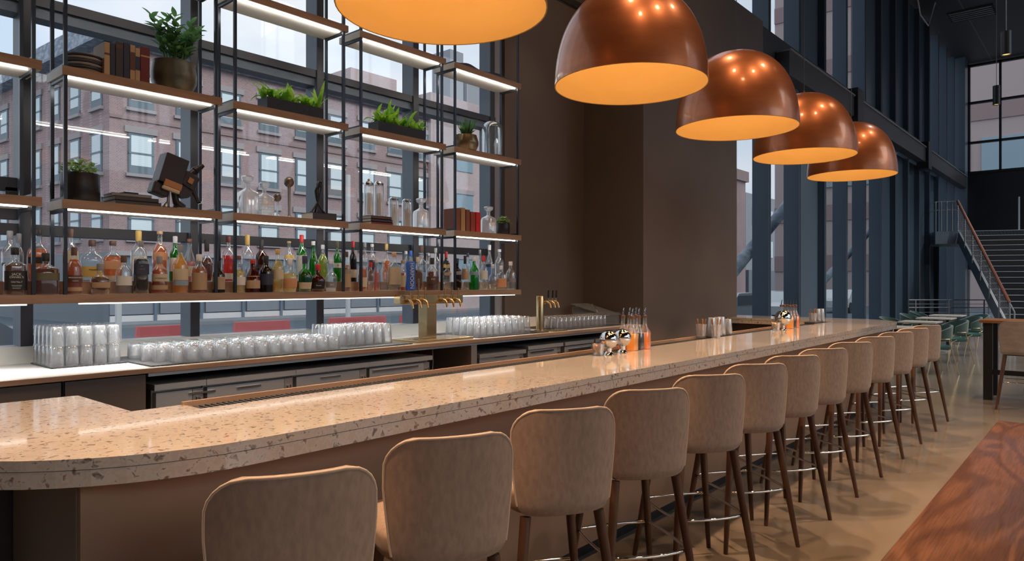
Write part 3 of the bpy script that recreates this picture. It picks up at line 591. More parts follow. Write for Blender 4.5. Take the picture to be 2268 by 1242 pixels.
BT = [
 (33, 547.5, 43, 'F', 'square', C_, 'brown', .62, .16, 'c_black', 'c_black', (.10, .50), 'square whiskey bottle with black label, front row at the left picture edge', [("JACK", .43, .019, 'c_white'), ("DANIEL'S", .37, .0155, 'c_white'), ('Old No.7', .27, .013, 'c_white'), ('TENNESSEE', .19, .009, 'c_white'), ('WHISKEY', .14, .009, 'c_white')]),
 (22, 511, 32, 'B', 'round', C_, 'gold', .46, .17, 'c_grey', 'c_olive', (.30, .36), 'clear bottle half full of gold whiskey behind the black labelled square one'),
 (42, 517, 18, 'B', 'round', C_, 'brown', .5, .2, 'c_grey', None, None, 'slim bottle with grey cap against the dark post at left'),
 (84, 507, 42, 'B', 'flask', C_, 'orange', .62, .12, 'c_black', 'c_black', (.34, .46), 'large orange whiskey bottle with slanted black band, back row at left'),
 (101, 560, 50, 'F', 'square', C_, 'brown', .60, .20, 'c_black', 'c_olive', (.34, .52), 'wide low amber bottle with olive label and black cap'),
 (157, 507, 30, 'B', 'round', C_, 'amber', .30, .16, 'c_brown', 'c_cream', (.34, .58), 'tall clear bottle with cream label above amber, behind the second post'),
 (164, 547, 32, 'F', 'round', C_, 'amber', .74, .18, 'c_brown', [('c_brown', .24, .40), ('c_tan', .07, .15)], None, 'amber whiskey bottle with brown printed band and long brown capsule', [('WOODFORD', .35, .0115, 'c_white'), ('RESERVE', .28, .008, 'c_white')]),
 (204, 531, 47, 'B', 'flask', C_, 'amber', .16, .16, 'c_brown', 'c_yellow', (.10, .36), 'broad etched clear flask with yellow label, nearly empty', [('WhistlePig', .28, .011, 'c_black')]),
 (222, 583, 41, 'F', 'squat', C_, 'brown', .55, .24, 'c_grey', 'c_tan', (.20, .38), 'squat round whiskey bottle with tan band across it'),
 (250, 533, 41, 'B', 'flask', C_, 'orange', .62, .12, 'c_brown', [('c_peach', .30, .50), ('c_cream', .03, .14)], None, 'round shouldered amber bottle with embossed oval medallion'),
 (274, 566, 33, 'F', 'round', C_, 'amber', .20, .18, 'c_brown', 'c_white', (.22, .46), 'clear bottle with white label and a little amber left'),
 (307, 511, 33, 'B', 'round', C_, 'red', .50, .22, 'c_gold', 'c_white', (.2, .5), 'tall clear bottle with gold stopper behind the dark purple one'),
 (312, 533, 31, 'F', 'square', C_, 'black', .64, .12, 'c_grey', 'c_navy', (.36, .56), 'tall square dark purple bottle with fine print', [('the', .52, .009, 'c_tan'), ('FAMOUS', .46, .008, 'c_tan')]),
 (354, 512, 32, 'B', 'round', C_, 'orange', .74, .06, 'c_cork', 'c_peach', (.42, .58), 'tallest bright orange whiskey bottle with clear neck'),
 (353, 567, 34, 'F', 'round', C_, 'amber', .66, .20, 'c_grey', [('c_cream', .32, .52), ('c_tan', .10, .22)], None, 'amber whiskey bottle with two pale labels', [('WOODFORD', .40, .011, 'c_black')]),
 (388, 523, 25, 'B', 'round', GN, 'green', .7, .15, 'c_silver', 'c_white', (.22, .52), 'green bottle with white label and silver cap beside the gold one'),
 (399.5, 542, 32, 'F', 'round', C_, 'gold', .78, .16, 'c_grey', [('c_cream', .27, .50), ('c_steelblue', .16, .26)], None, 'golden bottle with cream label over a blue band'),
 (420, 529, 27, 'B', 'jug', C_, 'rose', .50, .08, 'c_rust', 'c_cream', (.12, .36), 'slender necked clear bottle with cream label and rust cap'),
 (441, 563, 33, 'F', 'round', C_, 'amber', .66, .18, 'c_silver', 'c_tan', (.08, .52), 'amber bottle with tall tan label, left of the third post'),
 (458, 531, 27, 'B', 'squat', C_, 'brown', .56, .28, 'c_black', None, None, 'round dark amber bottle with long black neck'),
 (484, 578, 27, 'F', 'round', DK, None, .6, .20, 'c_black', 'c_tan', (.10, .50), 'small black bottle with tan label between posts'),
 (506, 523, 27, 'B', 'round', C_, 'red', .60, .14, 'c_maroon', 'c_white', (.05, .18), 'bright red liqueur bottle with clear shoulders'),
 (529, 566, 27, 'F', 'jug', C_, 'pale', .62, .10, 'c_rust', 'c_white', (.20, .42), 'pale gold bottle with white label beside the fourth post'),
 (548, 520, 27, 'B', 'round', C_, 'darkred', .45, .22, 'c_gold', None, None, 'tall clear bluish bottle with gold cap'),
 (560, 575, 31, 'F', 'jug', RD, 'darkred', .6, .12, 'c_red', 'c_tan', (.12, .50), 'red brown bottle with narrow tan label'),
 (579, 531, 26, 'B', 'round', RD, 'darkred', .7, .26, 'c_black', 'c_brown', (.32, .40), 'dark red bottle with black capsule above the black round one'),
 (589, 566, 31, 'F', 'round', DK, None, .6, .20, 'c_black', 'c_navy', (.2, .5), 'black opaque bottle with no bright label'),
 (615, 552, 25, 'F', 'round', C_, 'pale', .72, .12, 'c_gold', 'c_cream', (.30, .52), 'slim pale gold bottle with cork top'),
 (640, 534, 23, 'B', 'round', C_, 'darkred', .5, .05, 'c_cork', 'c_yellow', (.56, .66), 'dark red bottle with yellow shoulder band and cork'),
 (642, 572, 33, 'F', 'squat', C_, 'pale', .56, .20, 'c_silver', 'c_peach', (.14, .40), 'pale amber decanter shaped bottle with peach label'),
 (668, 520, 24, 'B', 'round', GN, 'green', .72, .16, 'c_red', 'c_white', (.14, .56), 'green bottle with bright red cap and large white label'),
 (675, 566, 32, 'F', 'squat', GN, 'black', .55, .22, 'c_navy', 'c_cream', (.08, .26), 'dark green liqueur bottle with round cream label and red seal'),
 (694, 534, 23, 'B', 'jug', GN, 'green', .6, .10, 'c_silver', None, None, 'plain green wine shaped bottle'),
 (704, 585, 32, 'F', 'squat', RD, 'darkred', .55, .22, 'c_red', 'c_black', (.10, .34), 'squat dark red bottle with ribboned red neck', [('Marnier', .22, .012, 'c_white')]),
 (715, 542, 22, 'B', 'round', C_, 'lime', .72, .12, 'c_silver', None, None, 'yellow green liqueur bottle'),
 (733, 575, 27, 'F', 'squat', C_, 'water', .30, .14, 'c_silver', 'c_grey', (.12, .30), 'clear round bottle with dark grey band', [('360', .21, .022, 'c_white')]),
 (747, 534, 18, 'B', 'round', GN, 'green', .66, .16, 'c_olive', 'c_white', (.34, .46), 'green bottle with small square white label', [('B', .40, .02, 'c_black')]),
 (768, 557, 18, 'F', 'round', C_, 'brown', .6, .14, 'c_brown', 'c_tan', (.10, .66), 'narrow bottle almost covered by a tan label'),
 (782, 534, 16, 'B', 'round', DK, 'black', .6, .16, 'c_red', 'c_cream', (.1, .3), 'dark bottle with bright red cap beside the fifth post'),
 (803, 555, 20, 'F', 'round', C_, 'orange', .62, .10, 'c_grey', 'c_cream', (.10, .34), 'orange bottle with cream label right of the fifth post'),
 (808, 537, 15, 'B', 'round', C_, 'brown', .5, .12, 'c_grey', None, None, 'slim smoky brown bottle behind the orange one'),
 (824, 540, 20, 'B', 'round', C_, 'darkred', .56, .08, 'c_silver', None, None, 'clear bottle of dark red with silver cap'),
 (821, 581, 16, 'F', 'round', C_, 'red', .44, .16, 'c_red', None, None, 'small red bottle with red cap'),
 (834, 572, 14, 'F', 'round', C_, 'rose', .6, .14, 'c_silver', None, None, 'small pinkish red bottle'),
 (849, 575, 21, 'F', 'round', C_, 'water', .3, .10, 'c_silver', None, None, 'plain clear bottle in the front row near the cream labelled one'),
 (856, 540, 19, 'B', 'squat', C_, 'orange', .58, .16, 'c_gold', None, None, 'clear bottle with gold stopper and a ball of amber'),
 (873, 558, 28, 'F', 'square', C_, 'pale', .3, .12, 'c_cork', 'c_cream', (.16, .60), 'wide clear bottle with tall cream label and cork', [('ll', .5, .012, 'c_brown')]),
 (892, 576, 22, 'F', 'round', C_, 'amber', .56, .10, 'c_cork', 'c_cream', (.12, .50), 'small bottle with cream scenic label next to the blue tap handle'),
 (899, 556, 17, 'B', 'round', C_, 'amber', .5, .10, 'c_silver', None, None, 'clear brown bottle behind the scenic label one'),
 (910, 555, 12, 'B', 'round', C_, 'blue', .6, .18, 'c_blue', None, None, 'narrow bottle with blue capsule behind the blue tap handle'),
 (934, 543, 25, 'B', 'squat', C_, 'water', .3, .20, 'c_brown', None, None, 'clear round bottle with tall dark brown cap'),
 (925, 569, 20, 'F', 'square', C_, 'brown', .62, .16, 'c_cream', 'c_brown', (.20, .52), 'brown bottle with cream capsule right of the blue tap handle'),
 (957, 571, 27, 'F', 'round', C_, 'brown', .56, .20, 'c_black', 'c_brown', (.20, .42), 'amber rye bottle with white lettering and black cap', [('RYE', .34, .020, 'c_white')]),
 (950, 560, 16, 'B', 'round', C_, 'water', .3, .10, 'c_silver', None, None, 'plain clear bottle behind the rye bottle, nearer the tap'),
 (965, 549, 18, 'B', 'round', C_, 'blue', .5, .14, 'c_silver', None, None, 'pale blue bottle behind the rye bottle, left of the sixth post'),
 (988, 557, 18, 'B', 'round', DK, 'black', .5, .20, 'c_red', 'c_yellow', (.46, .58), 'dark bottle with red cap and yellow band behind a tap lever'),
 (990, 578, 18, 'F', 'square', C_, 'brown', .55, .12, 'c_black', 'c_tan', (.5, .6), 'brown square bottle directly behind the right taps'),
 (1013, 572, 17, 'F', 'square', DK, 'black', .5, .16, 'c_navy', 'c_grey', (.48, .66), 'navy bottle with grey shoulder label right of the sixth post'),
 (1030, 566, 17, 'F', 'round', C_, 'brown', .34, .24, 'c_black', 'c_tan', (.30, .62), 'bottle with tan label and slender black neck'),
 (1036, 560, 13, 'B', 'round', C_, 'water', .3, .14, 'c_navy', None, None, 'slim clear bottle with navy cap in the back row'),
 (1050, 570, 22, 'F', 'round', GN, 'green', .62, .12, 'c_silver', 'c_steelblue', (.46, .56), 'vivid green gin bottle'),
 (1063, 553, 15, 'B', 'round', C_, 'water', .3, .12, 'c_grey', None, None, 'clear bottle with grey cap behind the green gin'),
 (1071, 566, 19, 'F', 'round', C_, 'water', .5, .18, 'c_red', 'c_white', (.30, .56), 'clear gin bottle with red cap and frosted white label'),
 (1084, 542, 19, 'B', 'jug', C_, 'blue', .5, .14, 'c_silver', 'c_navy', (.40, .48), 'tall pale blue bottle with silver cap near the right end'),
 (1091, 585, 19, 'F', 'squat', C_, 'lime', .20, .16, 'c_silver', 'c_grey', (.22, .36), 'clear round bottle with grey round label and lime residue'),
 (1106, 552, 22, 'B', 'round', C_, 'water', .3, .08, 'c_silver', None, None, 'clear broad shouldered bottle in the back row near the end post'),
 (1110, 588, 22, 'F', 'square', C_, 'pale', .5, .16, 'c_silver', 'c_peach', (.10, .46), 'pale amber bottle with peach label near the end post'),
 (1131, 579, 23, 'F', 'round', C_, 'water', .4, .14, 'c_silver', 'c_grey', (.26, .40), 'clear greyish bottle standing last at the right shelf end'),
]
for b in BT: bottle(*b[:13], text=b[13] if len(b) > 13 else None)

# ------------------------------------------------------------------ things on the shelves
SL = 4.535
for _k in ('leaf', 'leaf_dark', 'leaf_sage'):
    _n = M[_k].node_tree; _o = _n.nodes['Material Output']; _b = _n.nodes['Principled BSDF']; _t = _n.nodes.new('ShaderNodeBsdfTranslucent'); _x = _n.nodes.new('ShaderNodeMixShader'); _x.inputs[0].default_value = .45
    _n.links.new(_b.inputs['Base Color'].links[0].from_socket, _t.inputs[0]); _n.links.new(_b.outputs[0], _x.inputs[1]); _n.links.new(_t.outputs[0], _x.inputs[2]); _n.links.new(_x.outputs[0], _o.inputs[0])
def leafblade(bm, base, ang, length, width, lift, droop, n=5, twist=0.0):
    """pointed arching leaf"""
    d = Vector((math.cos(ang), math.sin(ang), 0)); side = Vector((-math.sin(ang), math.cos(ang), 0)); rows = []
    for i in range(n + 1):
        s = i / n; h = lift * s - droop * s * s; out = length * s * (1 - .15 * lift * s)
        w = width * math.sin(math.pi * min(1, .12 + .88 * s) ** .8) * (1 if s < 1 else 0) + .0008
        c = Vector(base) + d * out + Vector((0, 0, h)); rows.append((bm.verts.new(c - side * w + Vector((0, 0, w * .35))), bm.verts.new(c), bm.verts.new(c + side * w + Vector((0, 0, w * .35)))))
    for a, b in zip(rows, rows[1:]): bm.faces.new((a[0], a[1], b[1], b[0])); bm.faces.new((a[1], a[2], b[2], b[1]))
def strap_foliage(cx0, cx1, cy_, z, n, h, seed):
    rnd = random.Random(seed); bm = NB()
    for i in range(n):
        x = cx0 + (cx1 - cx0) * (i + .5) / n + rnd.uniform(-.02, .02); big = rnd.random() > .72
        for k in range(7):
            a = rnd.uniform(0, 6.28); l = rnd.uniform(.06, .13) * (1.15 if big else 1); leafblade(bm, (x, cy_ + rnd.uniform(-.03, .03), z), a, l, rnd.uniform(.013, .023), h * rnd.uniform(.55, 1.15) * (1.35 if big else 1), h * rnd.uniform(.25, .75), 5)
    return bm
def planter(px0, px1, ytop, ybot, label, seed):
    L = 4.47; x0, x1 = aX(px0, L), aX(px1, L); t = thing('planter_box', label, 'planter', ((x0 + x1) / 2, SL, ZA))
    zt = ZA + .095; bm = B(x0, x1, L, L + .13, ZA + .001, zt); obj('trough', bm, 'black', t); obj('soil', B(x0 + .005, x1 - .005, L + .005, L + .125, zt, zt + .004), 'soil', t)
    obj('foliage', strap_foliage(x0 + .01, x1 + .0, L + .065, zt, 11, .17, seed), 'leaf', t, True, label='bright green arching leaves', kind=None)
planter(592, 716, 205, 262, 'long black trough of bright green leaves on the decanter bay', 3); planter(838, 942, 260, 305, 'shorter looking black trough of bright green leaves on the ribbed jar bay', 5)

def potted(name, label, px, L, z, rpot, hpot, potm, prof, kind, fh, seed, fm):
    x = aX(px, L); t = thing(name, label, 'plant', (x, L, z)); bm = NB()
    lathe(bm, [(.001, z + .001)] + [(r * rpot, z + .001 + h * hpot) for r, h in prof] + [(prof[-1][0] * rpot - .008, z + hpot), (prof[-1][0] * rpot - .010, z + hpot * .8)], 32, x, L); obj('pot', bm, potm, t, True)
    rt = prof[-1][0] * rpot - .008; lathe(bm := NB(), [(.0008, z + hpot * .90), (rt, z + hpot * .88)], 24, x, L); obj('soil', bm, 'soil', t)
    rnd = random.Random(seed); bm = NB(); z1 = z + hpot * .9
    if kind == 'zz':
        st = NB()
        for k in range(15):
            a = rnd.uniform(0, 6.28); lean = rnd.uniform(.02, .5); hh = fh * rnd.uniform(.5, 1.0); p0 = Vector((x + math.cos(a) * rt * .35, L + math.sin(a) * rt * .35, z1)); tip = p0 + Vector((math.cos(a) * lean * hh, math.sin(a) * lean * hh * .6, hh))
            tube(st, [p0, p0.lerp(tip, .5) + Vector((0, 0, .01)), tip], .004, 6, radii=[.005, .004, .002])
            for q in range(8):
                s = .28 + .72 * q / 7; c = p0.lerp(tip, s)
                for sg in (-1, 1):
                    leafblade(bm, c, a + sg * R(70) + rnd.uniform(-.3, .3) + q, rnd.uniform(.045, .066), rnd.uniform(.013, .018), rnd.uniform(.02, .05), .005, 4)
        obj('stems', st, 'leaf_sage', t, True)
    elif kind == 'bush':
        for k in range(230):
            a = rnd.uniform(0, 6.28); e = rnd.uniform(.0, 1.0); rr = rpot * 1.12 * math.sqrt(rnd.random()); c = (x + math.cos(a) * rr * .85, L + math.sin(a) * rr * .8, z1 + fh * e * (1.05 - (rr / rpot) ** 2 * .5)); leafblade(bm, c, rnd.uniform(0, 6.28), rnd.uniform(.020, .034), rnd.uniform(.008, .013), rnd.uniform(.0, .026), .004, 3)
    else:
        for k in range(64):
            a = rnd.uniform(0, 6.28); leafblade(bm, (x + math.cos(a) * rt * .4 * rnd.random(), L + math.sin(a) * rt * .4 * rnd.random(), z1), a + rnd.uniform(-.3, .3), fh * rnd.uniform(.2, .62), rnd.uniform(.006, .011), fh * rnd.uniform(.5, 1.05), fh * rnd.uniform(0, .25), 5)
    obj('foliage', bm, fm, t, True); return t
potted('potted_plant', 'tall dark leaved plant in a big round olive bronze pot', 385, 4.536, ZA, .135, .190, 'olive_pot', [(.55, 0), (.78, .05), (.98, .35), (1.0, .62), (.93, .95), (.95, 1.0)], 'zz', .30, 11, 'leaf_dark')
potted('potted_plant', 'bushy green succulent in a black cylinder pot beside the stacked books', 178, 4.53, ZB, .100, .165, 'iron', [(.97, 0), (1, .03), (1, .5), (1, .97), (.98, 1.0)], 'bush', .10, 12, 'leaf_sage')
potted('potted_plant', 'grassy dark plant in a rounded brass pot beside the glass dome', 1032, 4.52, ZA, .118, .150, 'brass_pot', [(.55, 0), (.80, .08), (.98, .4), (1, .6), (.86, .92), (.84, 1.0)], 'grass', .19, 13, 'leaf_dark')
potted('potted_plant', 'small pale green succulent in a black pot on the right end shelf', 1114, 4.52, ZB, .066, .115, 'iron', [(.97, 0), (1, .03), (1, .5), (1, .97), (.98, 1.0)], 'bush', .07, 14, 'leaf_sage')

# plates
x = aX(186, 4.53); t = thing('plate_stack', 'stack of round brown stoneware plates at the left end of the top shelf', 'plates', (x, 4.53, ZA))
for k in range(6):
    z = ZA + .001 + k * .0175; lathe(bm := NB(), [(.001, z), (.070, z), (.096, z + .004), (.101, z + .012), (.098, z + .0165), (.001, z + .0168)], 32, x, 4.53); obj('plate', bm, 'c_olive' if k == 0 else ('book_dark' if k % 2 else 'c_grey'), t, True)
def book(name, px0, px1, ytop, z, m, label, depth=.17, L=4.43, group='upright books on the top shelf', band=None, lean=0.0):
    x0, x1 = aX(px0, L), aX(px1, L); h = hZ(ytop, (x0 + x1) / 2, L) - z; t = thing('book', label, 'book', ((x0 + x1) / 2, L, z), group=group)
    bm = B(x0, x1, L, L + .006, z + .001, z + h, bev=.0015); box(bm, x0, x0 + .003, L + .004, L + depth, z + .001, z + h); box(bm, x1 - .003, x1, L + .004, L + depth, z + .001, z + h); obj('cover', bm, m, t)
    obj('pages', B(x0 + .003, x1 - .003, L + .006, L + depth - .004, z + .004, z + h - .004), 'paper', t)
    if band: obj('spine_label', B(x0 + .001, x1 - .001, L - .0008, L + .001, z + h * band[1], z + h * band[2]), band[0], t)
for px0, px1, yt, m, lab, bd in ((231, 243.5, 93, 'c_tan', 'tan book with dark title patch, leftmost upright book on the top shelf', ('c_brown', .62, .68)), (244, 255.5, 95, 'c_navy', 'slim near black book beside the tan book', None),
                             (256.5, 273, 92, 'book_dark', 'tallest greyish brown book in the upright row', ('c_brown', .8, .92)), (274, 287.5, 95, 'c_navy', 'navy book in the upright row', None), (288.5, 299.5, 100, 'c_tan', 'brown book right of the navy book', ('c_brown', .3, .8)),
                             (300, 310.5, 107, 'c_tan', 'short tan book with dark middle band', ('c_navy', .35, .75)), (311.5, 332, 104, 'c_maroon', 'thick maroon book with gilt title, beside the olive pot', ('c_gold', .72, .76))):
    book('book', px0, px1, yt, ZA, m, lab, band=bd)
for px0, px1, yt, m, lab in ((1011.5, 1019.5, 461, 'c_rust', 'brown book at the left of the right end shelf'), (1021.5, 1030.5, 460, 'c_cork', 'taller light brown book on the right end shelf'), (1032.5, 1041, 464, 'c_rust', 'rust coloured book in the middle of the right end row'),
                             (1043, 1052.5, 469, 'c_brick', 'red book left of its twin by the small decanter'), (1054.5, 1064.5, 470, 'c_red', 'brighter red book touching the small decanter')):
    book('book', px0, px1, yt, ZB, m, lab, L=4.45, group='upright books on the right end shelf')
def flatbooks(px, L, z, sizes, prefix, group):
    x = aX(px, L); zz = z + .001; out = []
    for i, (w, d, h, m, lab, dx, rz) in enumerate(sizes):
        t = thing('book', lab, 'book', (x + dx, L, zz), R(rz), group); Mx = Matrix.Translation((x + dx, L, zz)) @ Matrix.Rotation(R(rz), 4, 'Z')
        bm = box(NB(), -w / 2, w / 2, -d / 2, d / 2, 0, .003, Mx); box(bm, -w / 2, w / 2, -d / 2, d / 2, h - .003, h, Mx); box(bm, -w / 2, w / 2, -d / 2, -d / 2 + .004, 0, h, Mx); obj('cover', bm, m, t)
        obj('pages', box(NB(), -w / 2 + .004, w / 2 - .004, -d / 2 + .004, d / 2 - .004, .003, h - .003, Mx), 'paper', t); zz += h + .0005
    return x, zz
flatbooks(286, 4.53, ZB, [(.26, .19, .024, 'book_dark', 'bottom black book lying flat left of the projector', .02, 0), (.25, .18, .024, 'book_dark', 'black book lying second from bottom left of the projector', .01, 2), (.22, .16, .018, 'c_grey', 'dark grey book lying third left of the projector', -.01, -2), (.08, .07, .014, 'book_dark', 'small dark booklet topping the flat stack by the projector', .0, 0)], '', 'flat books by the projector')
flatbooks(706, 4.53, ZB, [(.205, .16, .055, 'book_dark', 'thick grey brown book lying under the iron figure', 0, 0)], '', None)
bx, bz = flatbooks(832, 4.53, ZB, [(.215, .17, .022, 'c_maroon', 'bottom maroon book lying below the ribbed jars', 0, 0), (.215, .17, .022, 'c_navy', 'dark plum book in the middle of the stack below the jars', -.004, 0), (.205, .165, .024, 'c_brown', 'top brown book the two ribbed jars stand on', -.006, 0)], '', 'flat books under the ribbed jars')

# decanters and jars
def decanter(px, ytop, wpx, z, label, kind, L=4.52, name='decanter'):
    x = aX(px, L); d = dZ(x, L); H = hZ(ytop, x, L) - z; w = wpx / F * d / 2; t = thing(name, label, name, (x, L, z)); z += .001
    if kind in ('ribbed', 'waffle', 'plain'):
        n = 4 if kind == 'plain' else 6
        lv = [(0, .92, n), (.02, 1, n), (.50, 1, n), (.58, .9, n), (.66, .42, 2), (.70, .25, 2), (.80, .25, 2), (.82, .34, 2), (.84, .26, 2)]
        bm = NB(); loft(bm, [(z + f * H, w * k, w * k, e) for f, k, e in lv], 32, x, L)
        for v in bm.verts:
            a = math.atan2(v.co.y - L, v.co.x - x); f = (v.co.z - z) / H
            if .02 < f < .55: k = 1 + .04 * math.cos(a * 14) * (1 if kind != 'plain' else .2); v.co.x = x + (v.co.x - x) * k; v.co.y = L + (v.co.y - L) * k
        obj('glass_body', bm, 'crystal', t, True, angle=25)
        if kind == 'waffle':
            bm = NB()
            for q in range(6): loft(bm, [(z + (.06 + q * .085) * H, w * .98, w * .98, 6), (z + (.10 + q * .085) * H, w * 1.05, w * 1.05, 6), (z + (.14 + q * .085) * H, w * .98, w * .98, 6)], 24, x, L, cap=False)
            obj('waffle_cuts', bm, 'crystal', t)
        bm = NB(); loft(bm, [(z + .84 * H, w * .24, w * .24, 6), (z + .88 * H, w * .50, w * .50, 6), (z + .97 * H, w * .58, w * .58, 6), (z + H, w * .5, w * .5, 6)], 16, x, L); obj('stopper', bm, 'crystal', t)
    else:
        bm = NB(); loft(bm, [(z, .9 * w, .9 * w, 2), (z + .02 * H, w, w, 2), (z + .40 * H, w * .96, w * .96, 2), (z + .80 * H, w, w, 2), (z + .9 * H, w * .92, w * .92, 2)], 28, x, L)
        for v in bm.verts:
            a = math.atan2(v.co.y - L, v.co.x - x); k = 1 + .05 * math.cos(a * 10); v.co.x = x + (v.co.x - x) * k; v.co.y = L + (v.co.y - L) * k
        obj('glass_body', bm, 'crystal', t, True, angle=25)
        loft(bm := NB(), [(z + .05 * H, w * .5, w * .5, 2), (z + .66 * H, w * .5, w * .5, 2)], 20, x, L); obj('contents', bm, 'c_' + kind, t, True)
        loft(bm := NB(), [(z + .88 * H, w * .95, w * .95, 2), (z + .94 * H, w * 1.0, w * 1.0, 2), (z + H, w * .6, w * .6, 2)], 20, x, L); obj('lid', bm, 'chrome', t, True)
    return x, z, H, w, t
decanter(548.5, 390, 39, ZB, 'tall fluted crystal decanter, left of the square cut one', 'ribbed'); decanter(585.5, 405, 34, ZB, 'waffle cut square crystal decanter', 'waffle')
decanter(932.5, 440, 31, ZB, 'plain clear decanter with flat stopper right of the ribbed jars', 'plain'); decanter(1082, 458, 29, ZB, 'small square decanter between red books and succulent', 'plain')
J = [decanter(816.5, 402, 22, bz, 'ribbed glass jar with finial lid on the flat books', 'white', 4.50, 'jar'), decanter(839, 402, 21, bz, 'ribbed glass jar without finial on the flat books', 'white', 4.50, 'jar'),
     decanter(872, 437, 22, ZB, 'ribbed glass jar standing directly on the shelf right of the flat books', 'white', 4.50, 'jar'), decanter(901, 441, 21, ZB, 'ribbed glass jar holding brown sticks', 'tan', 4.50, 'jar')]
x, z, H, w, t = J[0]; lathe(bm := NB(), [(.001, z + H), (.004, z + H), (.010, z + H + .008), (.008, z + H + .018), (.001, z + H + .022)], 12, x, 4.50); obj('finial', bm, 'orange_trim', t, True)
# bronze ball stands
for px, yt, rp, lab in ((640, 392, 11, 'tall bronze ball on a slim stand'), (614, 428, 9, 'small bronze ball stopper on a glass stem')):
    L = 4.53; x = aX(px, L); d = dZ(x, L); r = rp / F * d; H = hZ(yt, x, L) - ZB; t = thing('ball_stand', lab, 'ornament', (x, L, ZB)); zc = ZB + H - r
    bm = NB(); bmesh.ops.create_uvsphere(bm, u_segments=24, v_segments=14, radius=r, matrix=Matrix.Translation((x, L, zc)) @ Matrix.Scale(1.08, 4, (0, 0, 1))); obj('ball', bm, 'bronze', t, True, angle=80)
    lathe(bm := NB(), [(.001, ZB + .001), (r * .95, ZB + .001), (r * .9, ZB + .006), (r * .35, ZB + .022), (r * .26, ZB + .04), (r * .36, zc - r * .95), (.001, zc - r * .8)], 20, x, L); obj('stem', bm, 'steel_dark' if rp > 10 else 'crystal', t, True)
# iron figure: three leaning legs, twisted torso, raised arms over the head
L = 4.53; x = aX(702, L); zf = ZB + .0565; t = thing('iron_figurine', 'abstract black iron figure bending over on three legs', 'sculpture', (x, L, zf)); bm = NB()
for dx, dy in ((-.06, -.01), (.055, -.02), (.0, .03)): tube(bm, [(x + dx, L + dy, zf + .002), (x + dx * .4, L + dy * .4, zf + .045), (x + .004, L, zf + .085)], .006, 8, radii=[.009, .007, .006])
tube(bm, [(x + .004, L, zf + .085), (x + .002, L, zf + .12), (x - .004, L, zf + .165), (x + .004, L, zf + .20)], .014, 12, radii=[.008, .015, .019, .012]); obj('body', bm, 'iron', t, True, angle=70)
bm = NB(); bmesh.ops.create_uvsphere(bm, u_segments=16, v_segments=10, radius=.020, matrix=Matrix.Translation((x + .014, L, zf + .218)) @ Matrix.Scale(1.25, 4, (0, 0, 1))); obj('head', bm, 'iron', t, True, angle=80)
tube(bm := NB(), [(x - .006, L - .01, zf + .185), (x + .006, L - .012, zf + .238), (x + .030, L - .006, zf + .240), (x + .036, L, zf + .20), (x + .022, L, zf + .14), (x + .01, L, zf + .09)], .006, 8, radii=[.008, .009, .009, .007, .005, .005]); obj('arm', bm, 'iron', t, True, angle=70)
# glass dome
L = 4.54; x = aX(1090, L); t = thing('glass_dome', 'tall clear glass dome on a dark base beside the brass pot', 'dome', (x, L, ZA))
lathe(bm := NB(), [(.001, ZA + .001), (.115, ZA + .001), (.115, ZA + .014), (.105, ZA + .018), (.001, ZA + .018)], 32, x, L); obj('base', bm, 'iron', t, True)
pr = [(.100, ZA + .018), (.100, ZA + .27)] + [(.100 * math.cos(R(a)), ZA + .27 + .085 * math.sin(R(a))) for a in range(10, 91, 10)]
lathe(bm := NB(), pr, 32, x, L); lathe(bm, [(max(r - .004, .0005), z_ - .003) for r, z_ in pr], 32, x, L); obj('dome', bm, 'cloche', t, True, angle=80)
# dark cloth-covered books on the upper right shelf
for px0, px1, lab in ((1010, 1062, 'dark blue folded cloth on the topmost right shelf, left half'), (1072, 1128, 'dark blue folded cloth on the topmost right shelf, right half')):
    x0, x1 = aX(px0, 4.43), aX(px1, 4.43); bm = NB(); n = 12
    for i in range(n):
        a, b = x0 + (x1 - x0) * i / n, x0 + (x1 - x0) * (i + 1) / n; f = lambda q: .012 + .022 * math.sin(math.pi * (q - x0) / (x1 - x0)) ** 2
        vs = [bm.verts.new(p) for p in ((a, 4.42, ZC_ + .001), (b, 4.42, ZC_ + .001), (b, 4.42, ZC_ + f(b)), (a, 4.42, ZC_ + f(a)), (a, 4.60, ZC_ + .001), (b, 4.60, ZC_ + .001), (b, 4.60, ZC_ + f(b)), (a, 4.60, ZC_ + f(a)))]
        for q in ((0, 1, 2, 3), (7, 6, 5, 4), (3, 2, 6, 7), (0, 4, 5, 1)): bm.faces.new([vs[k] for k in q])
        if i == 0: bm.faces.new([vs[k] for k in (0, 3, 7, 4)])
        if i == n - 1: bm.faces.new([vs[k] for k in (1, 5, 6, 2)])
    bmesh.ops.remove_doubles(bm, verts=bm.verts, dist=1e-5); tag(obj('folded_cloth', bm, 'c_navy', None, True), lab, 'cloth')

